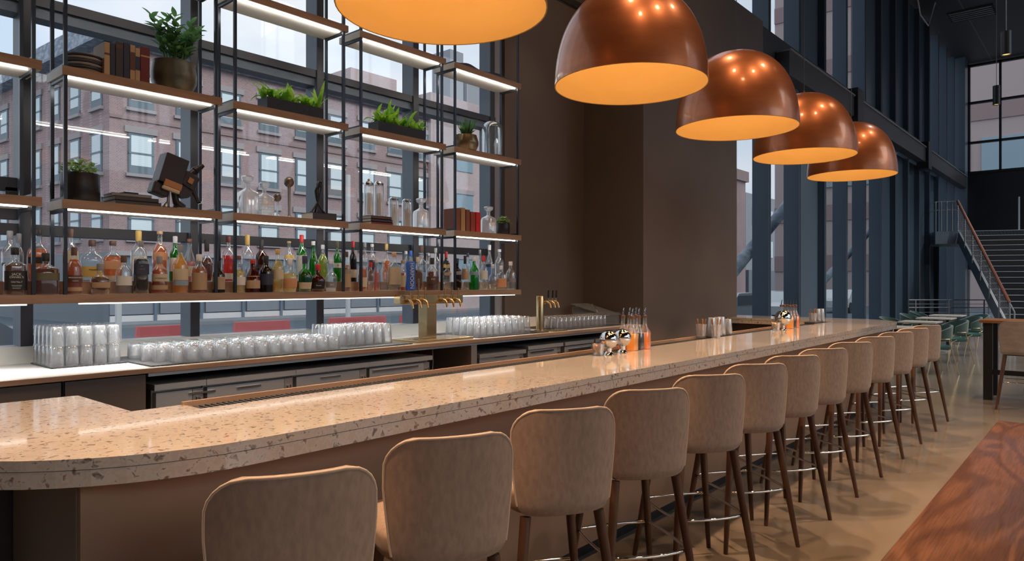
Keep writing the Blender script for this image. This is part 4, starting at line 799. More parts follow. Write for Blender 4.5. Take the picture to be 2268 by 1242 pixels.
# antique projector: pedestal, neck, tilted magazine box, drum, lens tube, crank
L = 4.53; x = aX(390, L); z = ZB
t = thing('film_projector', 'antique dark brown film projector with tilted box and lens tube', 'projector', (x, L, z))
def P(dx, dz, dy=0): return (x + dx, L + dy, z + dz)
lathe(bm := NB(), [(.001, z + .001), (.11, z + .001), (.105, z + .008), (.05, z + .020), (.02, z + .03), (.001, z + .03)], 28, x + .005, L); obj('foot', bm, 'iron', t, True)
obj('neck', tube(NB(), [P(.04, .015), P(.0, .05), P(-.012, .10), P(-.010, .17)], .02, 12, radii=[.03, .022, .019, .022]), 'camera_brown', t, True)
obj('brace', tube(NB(), [P(-.065, .012), P(-.05, .05), P(-.045, .11)], .012, 10, radii=[.024, .010, .008]), 'steel', t, True)
TL = Matrix.Translation(P(-.035, .232)) @ Matrix.Rotation(R(14), 4, 'Y'); TL = Matrix.Translation(P(-.035, .232)) @ Matrix.Rotation(R(16), 4, 'Y')
obj('magazine_box', box(NB(), -.075, .070, -.060, .055, -.085, .105, TL, bev=.006), 'camera_brown', t)
obj('lower_box', box(NB(), -.09, .015, -.045, .045, -.165, -.085, TL, bev=.012), 'camera_brown', t)
obj('trim_plate', box(NB(), -.045, .068, -.072, -.058, -.105, -.062, TL, bev=.004), 'orange_trim', t, label='orange brass trim plate')
obj('trim_ledge', box(NB(), -.045, .060, -.076, -.050, -.128, -.106, TL, bev=.004), 'c_cream', t)
bm = NB(); bmesh.ops.create_cone(bm, cap_ends=True, segments=28, radius1=.048, radius2=.048, depth=.05, matrix=Matrix.Translation(P(.045, .125)) @ Matrix.Rotation(R(90), 4, 'X')); obj('drum', bm, 'camera_brown', t, True)
bm = NB(); box(bm, -.045, .055, -.035, .035, -.05, .05, Matrix.Translation(P(.072, .195)) @ Matrix.Rotation(R(28), 4, 'Y'), bev=.01); obj('gear_housing', bm, 'camera_brown', t)
bm = NB(); box(bm, -.018, .018, -.045, -.034, -.02, .02, Matrix.Translation(P(.075, .19)) @ Matrix.Rotation(R(25), 4, 'Y'), bev=.003); obj('gate_window', bm, 'orange_trim', t)
obj('lens_tube', tube(NB(), [P(.085, .235), P(.115, .258), P(.118, .262), P(.175, .305)], .02, 16, radii=[.022, .022, .027, .012]), 'iron', t, True)
obj('crank_arm', tube(NB(), [P(.09, .19), P(.105, .14), P(.13, .09), P(.142, .055)], .012, 10, radii=[.026, .018, .013, .010]), 'camera_brown', t, True)
obj('crank_grip', tube(NB(), [P(.138, .055, -.01), P(.150, .06, -.03)], .007, 8), 'chrome', t, True)

# ------------------------------------------------------------------ things on the bar
def straight_glass(name, x, y, label, r, h, group=None, contents=None):
    t = thing(name, label, 'glass', (x, y, BZ), group=group)
    lathe(bm := NB(), [(.001, BZ + .001), (r * .78, BZ + .001), (r, BZ + h), (r - .003, BZ + h), (r * .75, BZ + .012), (.001, BZ + .012)], 24, x, y); obj('glass_body', bm, 'drink_glass', t, True)
    rnd = random.Random(int(x * 100)); 
    if contents:
        bm = NB()
        for k in range(14 if contents != 'c_cork' else 9):
            a = rnd.uniform(0, 6.28); q = r * .45 * rnd.random()
            if contents == 'c_cork': tube(bm, [(x + math.cos(a) * q * .6, y + math.sin(a) * q * .6, BZ + .015), (x + math.cos(a) * r * .8, y + math.sin(a) * r * .8, BZ + h * 1.35)], .003, 6)
            else: leafblade(bm, (x + math.cos(a) * q, y + math.sin(a) * q, BZ + .016 + k * h * .035), a, r * .75, .014, h * .42, 0, 4)
        obj('garnish' if contents != 'c_cork' else 'wooden_sticks', bm, contents, t)
    return t
straight_glass('garnish_glass', 3.90, 2.60, 'small glass of pale citrus peel on the bar', .042, .078, contents='c_cork' if False else 'c_peach')
straight_glass('garnish_glass', 7.12, 2.60, 'small glass of bright orange garnish farther along the bar', .046, .082, contents='c_gold')
def sphere_bowl(x, y, label, r=.062):
    t = thing('chrome_sphere', label, 'chrome shaker', (x, y, BZ)); zc = BZ + .04 + r
    bm = NB(); bmesh.ops.create_uvsphere(bm, u_segments=32, v_segments=20, radius=r, matrix=Matrix.Translation((x, y, zc))); obj('sphere', bm, 'chrome', t, True, angle=80)
    obj('seam', lathe(NB(), [(r * .99, zc + .002), (r * 1.012, zc + .004), (r * .99, zc + .008)], 32, x, y), 'chrome', t, True)
    lathe(bm := NB(), [(.001, BZ + .001), (.036, BZ + .001), (.034, BZ + .006), (.020, BZ + .022), (.022, zc - r * .9), (.001, zc - r * .85)], 24, x, y); obj('foot', bm, 'chrome', t, True)
sphere_bowl(3.99, 2.575, 'polished chrome sphere on a foot beside the peel glass'); sphere_bowl(4.185, 2.59, 'polished chrome sphere beside the syrup bottles'); sphere_bowl(7.27, 2.58, 'polished chrome sphere beside the orange garnish glass', .082)
def syrup(x, y, liq, label, group):
    t = thing('syrup_bottle', label, 'bottle', (x, y, BZ), .3, group); 
    bm = NB(); w = .036; loft(bm, [(BZ + .001, w * .95, w * .95, 5), (BZ + .01, w, w, 5), (BZ + .125, w, w, 5), (BZ + .155, w * .55, w * .55, 3), (BZ + .19, .014, .014, 2), (BZ + .225, .013, .013, 2), (BZ + .235, .015, .015, 2)], 20, x, y); obj('glass_body', bm, 'bottle_clear', t, True, angle=50)
    bm = NB(); loft(bm, [(BZ + .005, w * .9, w * .9, 5), (BZ + .118, w * .9, w * .9, 5)], 20, x, y); obj('syrup', bm, 'liq_' + liq, t, True, angle=50)
    lathe(bm := NB(), [(.001, BZ + .228), (.017, BZ + .228), (.016, BZ + .246), (.001, BZ + .25)], 14, x, y); obj('stopper', bm, 'c_brown', t, True)
    tube(bm := NB(), [(x, y, BZ + .246), (x + .002, y, BZ + .27), (x + .008, y - .004, BZ + .30)], .0045, 8, radii=[.007, .005, .0035]); obj('pourer', bm, 'chrome', t, True)
for gx, gn in ((4.33, 'nearer'), (7.52, 'farther')):
    liqs = ['syrup_yellow', 'black', 'syrup_orange', 'syrup_orange', 'syrup_orange', 'water']
    for i in range(3):
        syrup(gx + i * .088, 2.598, liqs[i], '%s syrup bottle with pourer, bar side, %s in the %s group' % (('yellow', 'dark', 'orange')[i], ORD[i], gn), 'syrup bottles in the %s group' % gn)
        syrup(gx + .05 + i * .088, 2.705, liqs[i + 3], '%s syrup bottle with pourer, rear side, %s in the %s group' % (('orange', 'amber', 'empty')[i], ORD[i], gn), 'syrup bottles in the %s group' % gn)
def tin(x, y, label, h=.17, r=.044):
    lathe(bm := NB(), [(r, BZ + .001), (r + .001, BZ + .003), (r * .74, BZ + h - .004), (r * .70, BZ + h), (.001, BZ + h - .001)], 24, x, y); tag(obj('shaker_tin', bm, 'steel', None, True), label, 'shaker', 'steel shaker tins on the bar')
tin(5.93, 2.74, 'steel shaker tin, left of three tall tins beside the spoon glass'); tin(6.03, 2.73, 'steel shaker tin in the middle of three tall tins'); tin(6.13, 2.74, 'steel shaker tin, right of three tall tins'); tin(6.27, 2.735, 'shorter steel tin set apart from the three tall tins', .145, .042)
tin(8.88, 2.74, 'far steel shaker tin, nearest in the far pair', .165); tin(9.0, 2.73, 'far steel shaker tin behind its neighbour at the bar end', .165)
def spoon_glass(x, y, label):
    t = straight_glass('mixing_glass', x, y, label, .048, .12); bm = NB()
    for k in range(5):
        a = k * 1.3; tube(bm, [(x + .02 * math.cos(a), y + .02 * math.sin(a), BZ + .02), (x + .04 * math.cos(a), y + .04 * math.sin(a), BZ + .165)], .003, 6, radii=[.003, .006])
    obj('utensils', bm, 'orange_trim', t, True)
spoon_glass(5.76, 2.76, 'mixing glass holding copper utensils near the tall tins'); spoon_glass(5.80, 2.64, 'second mixing glass with copper utensils, bar side')
spoon_glass(8.72, 2.74, 'mixing glass with utensils at the far bar end')
tag(obj('bar_towel', B(8.55, 8.86, 2.67, 2.79, BZ, BZ + .02), 'book_dark'), 'dark folded towel under the far utensils', 'towel')

# ------------------------------------------------------------------ copper pendants
LR, LH, LZ = .475, .61, 2.784
def lamp_r(f): return LR * (1 - .03 * f) * (max(0.0, 1 - f ** 2.35)) ** (1 / 2.35)
PN = {1: 'copper dome pendant nearest the camera, only its golden inside showing', 2: 'largest full copper dome pendant, second in the row', 3: 'copper dome pendant third in the row', 4: 'copper dome pendant fourth in the row', 5: 'smallest copper dome pendant at the far end of the row', 0: 'copper dome pendant hanging over the near bar corner'}
for k in range(0, 6):
    x = 2.19 + 1.621 * (k - 1); y = 2.30
    t = thing('pendant_lamp', PN[k], 'pendant lamp', (x, y, LZ), group='copper pendants over the bar')
    fs = [i / 22 for i in range(22)] + [.985, .997, .9999]
    lathe(bm := NB(), [(lamp_r(f), LZ + f * LH) for f in fs], 56, x, y); obj('shade', bm, 'copper', t, True, angle=80, label='burnished copper shade')
    lathe(bm := NB(), [(max(lamp_r(f) - .006, .0005), LZ + .001 + f * (LH - .008)) for f in fs], 56, x, y); obj('lining', bm, 'gold_in', t, True, angle=80, label='golden inner lining')
    lathe(bm := NB(), [(LR - .006, LZ + .0005), (LR - .003, LZ - .002), (LR + .0005, LZ + .0005)], 56, x, y); obj('rim', bm, 'c_gold', t, True)
    obj('socket', lathe(NB(), [(.022, LZ + LH - .012), (.03, LZ + LH - .09), (.001, LZ + LH - .095)], 20, x, y), 'c_brown', t, True)
    bm = NB(); bmesh.ops.create_uvsphere(bm, u_segments=16, v_segments=10, radius=.045, matrix=Matrix.Translation((x, y, LZ + LH - .14))); obj('bulb', bm, 'bulb', t, True, angle=80)
    obj('finial', lathe(NB(), [(.016, LZ + LH - .003), (.014, LZ + LH + .012), (.004, LZ + LH + .03)], 14, x, y), 'c_brown', t, True)
    obj('suspension_wire', tube(NB(), [(x, y, LZ + LH + .02), (x, y, ZC)], .0035, 6), 'wire', t)
    light('SPOT', 'pendant_beam', (x, y, LZ + .36), 205, (1.0, .62, .36), (0, 0, 0), spot_size=R(86), spot_blend=.22, shadow_soft_size=.03)
    light('POINT', 'pendant_glow', (x, y, LZ + .20), 3.3, (1.0, .62, .28), shadow_soft_size=.07)
# black cylinder pendants in the hall
for i, (px, yt, yb, z, r) in enumerate(((2228.5, 70, 122, 11.6, .075), (2207, 190, 232, 16.6, .075), )):
    L = z * (VX - px) / (F / CT); x = (z - ST * L) / CT; z0, z1 = HC + (HY - yb) / F * z, HC + (HY - yt) / F * z
    t = thing('cylinder_pendant', 'black cylinder pendant light, %s' % ('the nearer and higher of two' if i == 0 else 'the lower one before the end window'), 'pendant lamp', (x, L, z0))
    lathe(bm := NB(), [(r, z0), (r, z1), (.01, z1 + .004), (.001, z1 + .004)], 24, x, L); lathe(bm, [(r - .004, z0), (r - .004, z0 + .05), (.001, z0 + .05)], 24, x, L); obj('cylinder', bm, 'black', t, True)
    lathe(bm := NB(), [(.001, z0 + .02), (r - .01, z0 + .02)], 20, x, L); obj('lens', bm, mat('warm_lens', (1, .7, .3), .5, emit=(1, .62, .22), estr=1.6), t)
    obj('suspension_cable', tube(NB(), [(x, L, z1), (x, L, ZC)], .006, 6), 'c_grey', t)
bm = NB(); tube(bm, [(24.0, 4.5, ZC), (23.9, 4.5, 10.2), (24.4, 4.5, 9.75), (25.6, 4.5, 9.75), (26.2, 4.4, ZC)], .02, 6); tag(obj('loose_cable', bm, 'c_white', None, True), 'white cable looping down from the ceiling by the window wall', 'cable')

# ------------------------------------------------------------------ bar stools
def make_stool(label, fab='fabric'):
    t = thing('bar_stool', label, 'bar stool', (0, 0, 0), 0, 'bar stools along the bar')
    # seat cushion
    bm = NB(); lv = [(.668, .18, .19, 4), (.690, .205, .21, 4), (.745, .215, .218, 4), (.768, .205, .208, 4), (.774, .16, .16, 3.4)]
    loft(bm, [(z, w, d, e, 0, .035) for z, w, d, e in lv], 36); obj('seat', bm, fab, t, True, angle=60)
    # curved back shell: grid in (u across, v up), wraps forward at the sides, rounded top corners
    NU, NV = 26, 16; W2, Z0_, Z1_ = .212, .672, 1.078; th = .034
    def shell(u, v, off):
        z = Z0_ + (Z1_ - Z0_) * v
        wz = W2 * (.86 + .14 * min(1, (v / .6)) ** .8) if v < .6 else W2
        xx = u * wz; rc = .095
        ztop = Z1_ - z
        if ztop < rc: 
            lim = wz - rc + math.sqrt(max(0, rc * rc - (rc - ztop) ** 2)); xx = u * lim
        zb = z - Z0_
        if zb < .05:
            lim = wz - .05 + math.sqrt(max(0, .05 ** 2 - (.05 - zb) ** 2)); xx = u * lim
        wrap = .075 * abs(xx / W2) ** 2.4
        yy = -.225 + wrap - .025 * v + (.022 * (1 - v / .10) ** 2 if v < .10 else 0)
        n = Vector((-.28 * (1 if xx > 0 else -1) * abs(xx / W2) ** 1.6, 1, 0)).normalized()
        return Vector((xx, yy, z)) + n * off
    bm = NB(); us = [math.sin(math.pi / 2 * (-1 + 2 * i / NU)) for i in range(NU + 1)]; vs = [0, .01, .03, .06, .10, .16, .26, .38, .5, .62, .72, .80, .86, .91, .95, .98, 1.0]
    A = [[bm.verts.new(shell(u, v, 0)) for u in us] for v in vs]; Bk = [[bm.verts.new(shell(u * .985, v * .995 + .002, th)) for u in us] for v in vs]
    nv, nu = len(vs), len(us)
    for j in range(nv - 1):
        for i in range(nu - 1):
            bm.faces.new((A[j][i], A[j][i + 1], A[j + 1][i + 1], A[j + 1][i])); bm.faces.new((Bk[j][i + 1], Bk[j][i], Bk[j + 1][i], Bk[j + 1][i + 1]))
    for j in range(nv - 1):
        bm.faces.new((A[j][0], A[j + 1][0], Bk[j + 1][0], Bk[j][0])); bm.faces.new((A[j][-1], Bk[j][-1], Bk[j + 1][-1], A[j + 1][-1]))
    for i in range(nu - 1):
        bm.faces.new((A[0][i], Bk[0][i], Bk[0][i + 1], A[0][i + 1])); bm.faces.new((A[-1][i], A[-1][i + 1], Bk[-1][i + 1], Bk[-1][i]))
    obj('backrest', bm, fab, t, True, angle=50)
    rim = [shell(-1, v, .002) for v in vs[4:]] + [shell(u, 1, .002) for u in us[1:-1]] + [shell(1, v, .002) for v in vs[4:][::-1]]
    obj('piping', tube(NB(), rim, .0045, 8), 'piping' if fab == 'fabric' else 'fabric_grey', t, True, angle=80)
    obj('under_frame', B(-.13, .13, -.11, .16, .655, .672), 'black', t)
    FT = {}
    for sx in (-1, 1):
        for sy in (-1, 1):
            top = Vector((sx * .150, sy * .150 + (.01 if sy > 0 else -.005), .665)); ft = Vector((sx * .235, .240 * sy, 0)); FT[sx, sy] = (top, ft)
            obj('leg', tube(NB(), [top, top.lerp(ft, .5), ft], .018, 14, radii=[.0215, .0185, .0125]), 'walnut_leg', t, True, angle=60)
    def at(sx, sy, z): a, b = FT[sx, sy]; return a.lerp(b, 1 - z / .665)
    c = [at(1, -1, .335), at(1, 1, .335), at(-1, 1, .335), at(-1, -1, .335)]; pts = []
    for k in range(4):
        a, b = c[k], c[(k + 1) % 4]; n_ = (a + b) / 2 - Vector((0, 0, .335)); n_.z = 0; bow = .028 if k in (3,) else .012
        for s in range(6): q = a.lerp(b, s / 6) + n_.normalized() * bow * math.sin(math.pi * s / 6); q.z = .335; pts.append(q)
    obj('foot_rail', tube(NB(), pts, .0075, 8, closed=True), 'chrome', t, True, angle=80)
    return t
SN = ['nearest beige bar stool, back cropped by the picture bottom', 'second beige bar stool from the camera, showing a lit seat corner', 'third beige bar stool from the camera', 'fourth beige bar stool from the camera', 'fifth beige bar stool from the camera',
      'sixth beige bar stool along the bar', 'seventh beige bar stool along the bar, middle of the row', 'eighth beige bar stool along the bar', 'ninth beige bar stool along the bar', 'tenth beige bar stool along the bar', 'third last beige bar stool of the row', 'second last beige bar stool of the row', 'last beige bar stool at the far bar end']
SX = [1.06, 1.625, 2.25, 2.885, 3.53, 4.16, 4.774, 5.41, 6.107, 6.86, 7.62, 8.36, 9.05]
SR = [-24, -27, -32, -33, -35, -36, -36, -36, -37, -36, -36, -36, -36]
s0 = make_stool(SN[0]); note_kids(s0)
for i, (x, r_) in enumerate(zip(SX, SR)):
    if i == 0: s0.location = (x, 1.74, 0); s0.rotation_euler = (0, 0, R(r_))
    else: dup(s0, (x, 1.74, 0), R(r_), SN[i])
g0 = make_stool('grey beige bar stool at the tall table, fully visible back', 'fabric_grey'); g0['group'] = 'stools at the tall table'; note_kids(g0)
g0.location = (10.62, .88, 0); g0.rotation_euler = (0, 0, R(-86)); dup(g0, (12.25, .72, 0), R(96), 'grey beige bar stool half hidden behind the one at the tall table')

# ------------------------------------------------------------------ walnut table in the foreground
t = thing('walnut_table', 'large figured walnut table top in the near right corner', 'table', (3, -.2, 0))
obj('table_top', B(1.2, 4.93, -1.0, .512, .71, .75, bev=.004), 'walnut_top', t)
for x, y in ((1.5, .3), (4.6, .3), (1.5, -.8), (4.6, -.8)): obj('leg', B(x - .04, x + .04, y - .04, y + .04, 0, .709), 'black', t)
# tall table with copper edge
t = thing('tall_table', 'tall communal table with copper edged top beside the grey stools', 'table', (11.4, -.8, 0))
obj('table_top', B(11.08, 11.80, -3.0, 1.36, 1.02, 1.055), 'orange_trim', t)
for x, y in ((11.17, 1.27), (11.71, 1.27), (11.17, -2.9), (11.71, -2.9)): obj('leg', B(x - .05, x + .05, y - .05, y + .05, 0, 1.02), 'black', t)
obj('foot_bar', B(11.14, 11.20, -2.85, 1.22, .34, .40), 'black', t)

# ------------------------------------------------------------------ dining group
def make_chair(label):
    t = thing('dining_chair', label, 'chair', (0, 0, 0), 0, 'green dining chairs'); 
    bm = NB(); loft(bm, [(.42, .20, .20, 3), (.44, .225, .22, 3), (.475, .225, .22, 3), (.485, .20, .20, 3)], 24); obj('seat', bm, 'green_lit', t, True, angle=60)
    bm = NB(); rows = []
    for v in range(7):
        z = .56 + .27 * v / 6; row = []
        for i in range(21):
            a = R(-200 + 220 * i / 20); k = math.cos(R(-90 + 220 * (i / 20 - .5))) if False else abs(i / 20 - .5) * 2
            zz = .56 + (.27 * (1 - .45 * k ** 2)) * v / 6; r = .255 + .02 * v / 6
            row.append((r * math.cos(a), r * .95 * math.sin(a), zz))
        rows.append(row)
    o = [[bm.verts.new(p) for p in r] for r in rows]; q = [[bm.verts.new((p[0] * .86, p[1] * .86, p[2])) for p in r] for r in rows]
    for j in range(6):
        for i in range(20): bm.faces.new((o[j][i], o[j][i + 1], o[j + 1][i + 1], o[j + 1][i])); bm.faces.new((q[j][i + 1], q[j][i], q[j + 1][i], q[j + 1][i + 1]))
        bm.faces.new((o[j][0], o[j + 1][0], q[j + 1][0], q[j][0])); bm.faces.new((o[j][20], q[j][20], q[j + 1][20], o[j + 1][20]))
    for i in range(20): bm.faces.new((o[0][i], q[0][i], q[0][i + 1], o[0][i + 1])); bm.faces.new((o[6][i], o[6][i + 1], q[6][i + 1], q[6][i]))
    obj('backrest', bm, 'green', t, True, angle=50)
    obj('brass_band', tube(NB(), [(.262 * math.cos(R(a)), .249 * math.sin(R(a)), .60) for a in range(-195, 16, 10)], .006, 6), 'brass', t, True)
    for sx in (-1, 1):
        for sy in (-1, 1): obj('leg', tube(NB(), [(sx * .235, sy * .08 - .02, .60 if sy < 0 else .46), (sx * .24, sy * .15, .42), (sx * .27, sy * .25, 0)], .010, 8, radii=[.009, .010, .007]), 'brass', t, True)
    return t
CH = [(13.85, 2.33, 35, 'green dining chair partly behind the last bar stool'), (15.9, 2.38, 38, 'frontmost fully visible green dining chair with brass legs'), (17.6, 2.36, 40, 'green dining chair behind the fully visible one'), (19.1, 2.40, 50, 'green dining chair farthest right, next to the stair'),
      (14.4, 3.62, 160, 'green dining chair peeping over the bar end, left one'), (16.5, 3.55, 165, 'green dining chair on the window side of the second table'), (18.6, 3.6, 170, 'green dining chair on the window side of the third table'), (20.4, 3.75, 175, 'green dining chair on the window side of the last table')]
c0 = make_chair(CH[0][3]); note_kids(c0)
for i, (x, y, r_, lab) in enumerate(CH):
    if i == 0: c0.location = (x, y, 0); c0.rotation_euler = (0, 0, R(r_))
    else: dup(c0, (x, y, 0), R(r_), lab)
def make_dt(label):
    t = thing('dining_table', label, 'table', (0, 0, 0), 0, 'dining tables by the tall windows')
    obj('table_top', B(-.38, .38, -.34, .34, .735, .76), 'table_white', t); obj('pedestal', B(-.03, .03, -.03, .03, .02, .735), 'black', t); obj('foot_plate', B(-.22, .22, -.22, .22, 0, .02), 'steel', t); return t
TB = [(14.1, 2.98, 'dining table just past the bar end'), (16.35, 3.02, 'second dining table past the bar end'), (18.25, 3.05, 'third dining table by the windows'), (20.0, 3.1, 'farthest dining table by the windows')]
d0 = make_dt(TB[0][2]); note_kids(d0)
for i, (x, y, lab) in enumerate(TB):
    if i == 0: d0.location = (x, y, 0)
    else: dup(d0, (x, y, 0), 0, lab)
# low guard rail
gr = thing('guard_rail', 'low steel guard rail behind the dining tables', 'railing', (24.5, 3.3, 0))
def cw(xc, z, h): return Vector((ST * xc + CT * z, -CT * xc + ST * z, h))
zg = 22.0; xa, xb = (2008 - 1134) / F * zg, (2196 - 1134) / F * zg
for zz in (1.01, .88, .77, .62, .47, .32): obj('rail', tube(NB(), [cw(xa, zg, zz), cw(xb, zg, zz)], .018 if zz > 1 or .75 < zz < .8 else .008, 6), 'steel', gr, True)
for px in (2028, 2101, 2180): xx = (px - 1134) / F * zg; obj('post', tube(NB(), [cw(xx, zg, 0), cw(xx, zg, 1.02)], .022, 8), 'steel', gr, True)

# ------------------------------------------------------------------ staircase
SB = cw(13.16, 18.5, 0); RZ = TH - R(19.5)
st = thing('staircase', 'straight steel staircase with dark steps, cable railing and wooden handrail', 'staircase', SB, RZ)
MS = Matrix.Translation(SB) @ Matrix.Rotation(RZ, 4, 'Z')
def sbox(s0, s1, t0, t1, z0, z1): return box(NB(), s0, s1, -t1, -t0, z0, z1, MS)     # s forward up the flight, t to the right
RI, TR_ = .172, .28
for k in range(19):
    tr = obj('step', sbox(k * TR_, k * TR_ + TR_ + .03, .06, 3.4, (k + 1) * RI - .172, (k + 1) * RI - .006), 'dark_wall', st); obj('nosing', sbox(k * TR_ - .012, k * TR_ + .03, .06, 3.4, (k + 1) * RI - .014, (k + 1) * RI), 'steel', tr)
def spt(s, t_, z): return MS @ Vector((s, -t_, z))
top_s = 18 * TR_; slope = RI / TR_
bm = NB(); v = [bm.verts.new(spt(s, t_, z)) for t_ in (0, .06) for s, z in ((-.15, 0), (.35, 0), (top_s + .1, 18 * RI - .22), (top_s + .1, 19 * RI + .03), (-.15, .22))]
bm.faces.new(v[:5]); bm.faces.new(v[5:][::-1])
for i in range(5): bm.faces.new((v[i], v[(i + 1) % 5], v[5 + (i + 1) % 5], v[5 + i]))
obj('stringer', bm, 'stair_blue', st)
obj('landing', sbox(top_s, top_s + 2.4, -.68, 3.4, 19 * RI - .42, 19 * RI), 'stair_blue', st)
obj('handrail', tube(NB(), [spt(-.05, -.02, 1.02), spt(top_s + .05, -.02, 19 * RI + 1.0)], .045, 8), 'c_rust', st, True, label='wooden handrail')
for k in range(7):
    s = -.05 + k * (top_s + .1) / 6; zb = RI + s * slope - .1; obj('baluster', tube(NB(), [spt(s, -.02, max(0, zb)), spt(s, -.02, zb + 1.0)], .022, 6), 'steel', st, True)
for k in range(11): z = .22 + k * .072; obj('cable_line', tube(NB(), [spt(-.05, -.02, z + .06), spt(top_s + .05, -.02, 18 * RI + z + .06)], .007, 4), 'steel', st)
for tt in (-.66, -.5, -.34, -.18): obj('baluster', tube(NB(), [spt(top_s + .05, tt, 19 * RI), spt(top_s + .05, tt, 19 * RI + 1.0)], .02, 6), 'steel', st, True)
for s in (1.0, 2.0): obj('baluster', tube(NB(), [spt(top_s + s, -.66, 19 * RI), spt(top_s + s, -.66, 19 * RI + 1.0)], .02, 6), 'steel', st, True)
for zz in (1.0, .72): obj('landing_rail', tube(NB(), [spt(top_s + .05, -.02, 19 * RI + zz), spt(top_s + .05, -.66, 19 * RI + zz), spt(top_s + 2.3, -.66, 19 * RI + zz)], .016, 6), 'steel', st, True)
obj('end_rail', tube(NB(), [spt(-.05, .0, .98), spt(-.35, .0, .80), spt(-.36, .0, .1)], .02, 8), 'steel', st, True)
obj('centre_post', tube(NB(), [spt(top_s + .3, 1.78, 19 * RI), spt(top_s + .3, 1.78, 19 * RI + 1.1)], .025, 8), 'steel', st, True)

# ------------------------------------------------------------------ the street
GZ = -.3
struct('ground', B(-30, 260, 5.3, 140, GZ - .2, GZ), 'asphalt'); struct('ground_street_side', B(-30, 120, -80, -9.5, GZ - .2, GZ), 'asphalt'); struct('ground_end', B(34.8, 120, -9.5, 5.3, GZ - .2, GZ), 'asphalt')
struct('pavement', B(-30, 120, 30.5, 33, GZ, GZ + .14), 'pavement')
bz0, bz1, BY = GZ, 12.4, 33.0
bld = thing('brick_building', 'four storey red brick corner building with rows of blinds across the street', 'building', (20, 38, GZ))
cxn = 11.6
W1 = Matrix.Translation((cxn, BY, 0)) @ Matrix.Rotation(R(93.4), 4, 'Z')       # side street front, receding
obj('brick_wall', B(cxn, 30.1, BY, BY + 16, 2.9, bz1), 'brick', bld); obj('side_wall', box(NB(), 0, 30, -1.2, 0, 2.9, bz1, W1), 'brick', bld)
obj('cornice', box(B(cxn - .3, 30.1, BY - .3, BY, bz1 - .5, bz1 + .25), -.3, 30, 0, .7, bz1 - .5, bz1 + .35, W1), 'cornice', bld)
obj('ground_floor', box(B(cxn, 30.1, BY - .02, BY + .4, GZ, 2.9), 0, 30, -.4, .02, GZ, 2.9, W1), 'shopfront', bld)
obj('string_course', B(cxn, 30.1, BY - .15, BY, 2.75, 2.95), 'stone_trim', bld); obj('string_course', B(cxn, 30.1, BY - .06, BY, 8.75, 8.90), 'tan_band', bld)
def bwin(parent, x, z0, z1, w=1.1, Mx=None, blind='blind'):
    def bb(bm, a, b, c, d, e, f): return box(bm, a, b, c, d, e, f, Mx)
    fy = BY if Mx is None else 0; s = -1 if Mx is None else 1
    y = lambda v: (min(fy, fy + s * v), max(fy, fy + s * v))
    f = obj('window', bb(NB(), x - w / 2, x + w / 2, *y(.05), z0, z1), 'win_dark', parent)
    obj('blind', bb(NB(), x - w / 2 + .12, x + w / 2 - .12, *y(.06), z0 + .35, z1 - .12), blind, f)
    obj('meeting_rail', bb(NB(), x - w / 2, x + w / 2, *y(.075), (z0 + z1) / 2 - .04, (z0 + z1) / 2 + .04), 'win_dark', f)
    obj('lintel', bb(NB(), x - w / 2 - .15, x + w / 2 + .15, *y(.09), z1, z1 + .28), 'stone_trim', f); obj('sill', bb(NB(), x - w / 2 - .1, x + w / 2 + .1, *y(.14), z0 - .14, z0), 'stone_trim', f)
for k in range(9):
    for z0, z1 in ((9.3, 10.9), (6.4, 8.2), (3.5, 5.3)): bwin(bld, 12.9 + 2.08 * k, z0, z1)
for k in range(9):
    for z0, z1 in ((9.3, 10.9), (6.4, 8.2), (3.5, 5.3)): bwin(bld, 1.2 + 2.3 * k, z0, z1, 1.1, W1)
for k in range(8): f = obj('shop_bay', B(11.6 + k * 2.1, 13.4 + k * 2.1, BY - .1, BY - .02, .15, 2.3), 'shop_panel', bld); obj('frame', box(B(13.4 + k * 2.1, 13.52 + k * 2.1, BY - .2, BY - .02, GZ, 2.7), 11.6 + k * 2.1, 13.4 + k * 2.1, BY - .13, BY - .1, 1.2, 1.27), 'mullion', f)
obj('base_course', B(cxn, 30.1, BY - .12, BY - .02, GZ, .1), 'kerb', bld)
obj('rear_wing', B(cxn + 6, 34.5, BY + 16, BY + 20, GZ, bz1 + 1.0), 'brick', bld); obj('penthouse', B(36, 41, BY + 16, BY + 22, GZ, 19.8), 'brick2', bld); obj('roof_box', B(27, 28.4, 44, 46, bz1, bz1 + 4.6), 'stone_trim', bld)
b2 = thing('brick_building', 'paler brick building with teal windows to the right of the corner block', 'building', (36, 38, GZ))
obj('brick_wall', B(30.15, 44, BY - .3, BY + 14, GZ, 13.6), 'brick2', b2)
for x in (32.4, 35.1, 38, 40.6):
    for z0 in (1.0, 5.3, 8.9): f = obj('window', B(x, x + 1.5, BY - .36, BY - .3, z0, z0 + 2.1), 'blue_win', b2); obj('lintel', B(x - .1, x + 1.6, BY - .42, BY - .3, z0 + 2.1, z0 + 2.4), 'stone_trim', f)
obj('rooftop_plant', box(B(37, 38.4, 38, 40, 13.6, 19.2), 38.8, 40.4, 38, 40, 13.6, 18.0), 'grey_bld', b2)
b3 = thing('far_building', 'red brick sliver of a far building seen past the pillar', 'building', (80, 38, GZ)); obj('brick_wall', B(77.5, 80.6, 33, 44, GZ, 13.4), 'brick', b3); obj('cornice', B(77.3, 80.9, 32.7, 44, 13.4, 14.6), 'tan_band', b3)
b4 = thing('far_building', 'grey flat fronted building beyond the red brick sliver', 'building', (130, 45, GZ)); obj('wall', B(88, 200, 36, 60, GZ, 13.2), 'grey_bld', b4); obj('ground_floor', B(88, 200, 35.6, 36, GZ, 3.2), 'shopfront', b4)
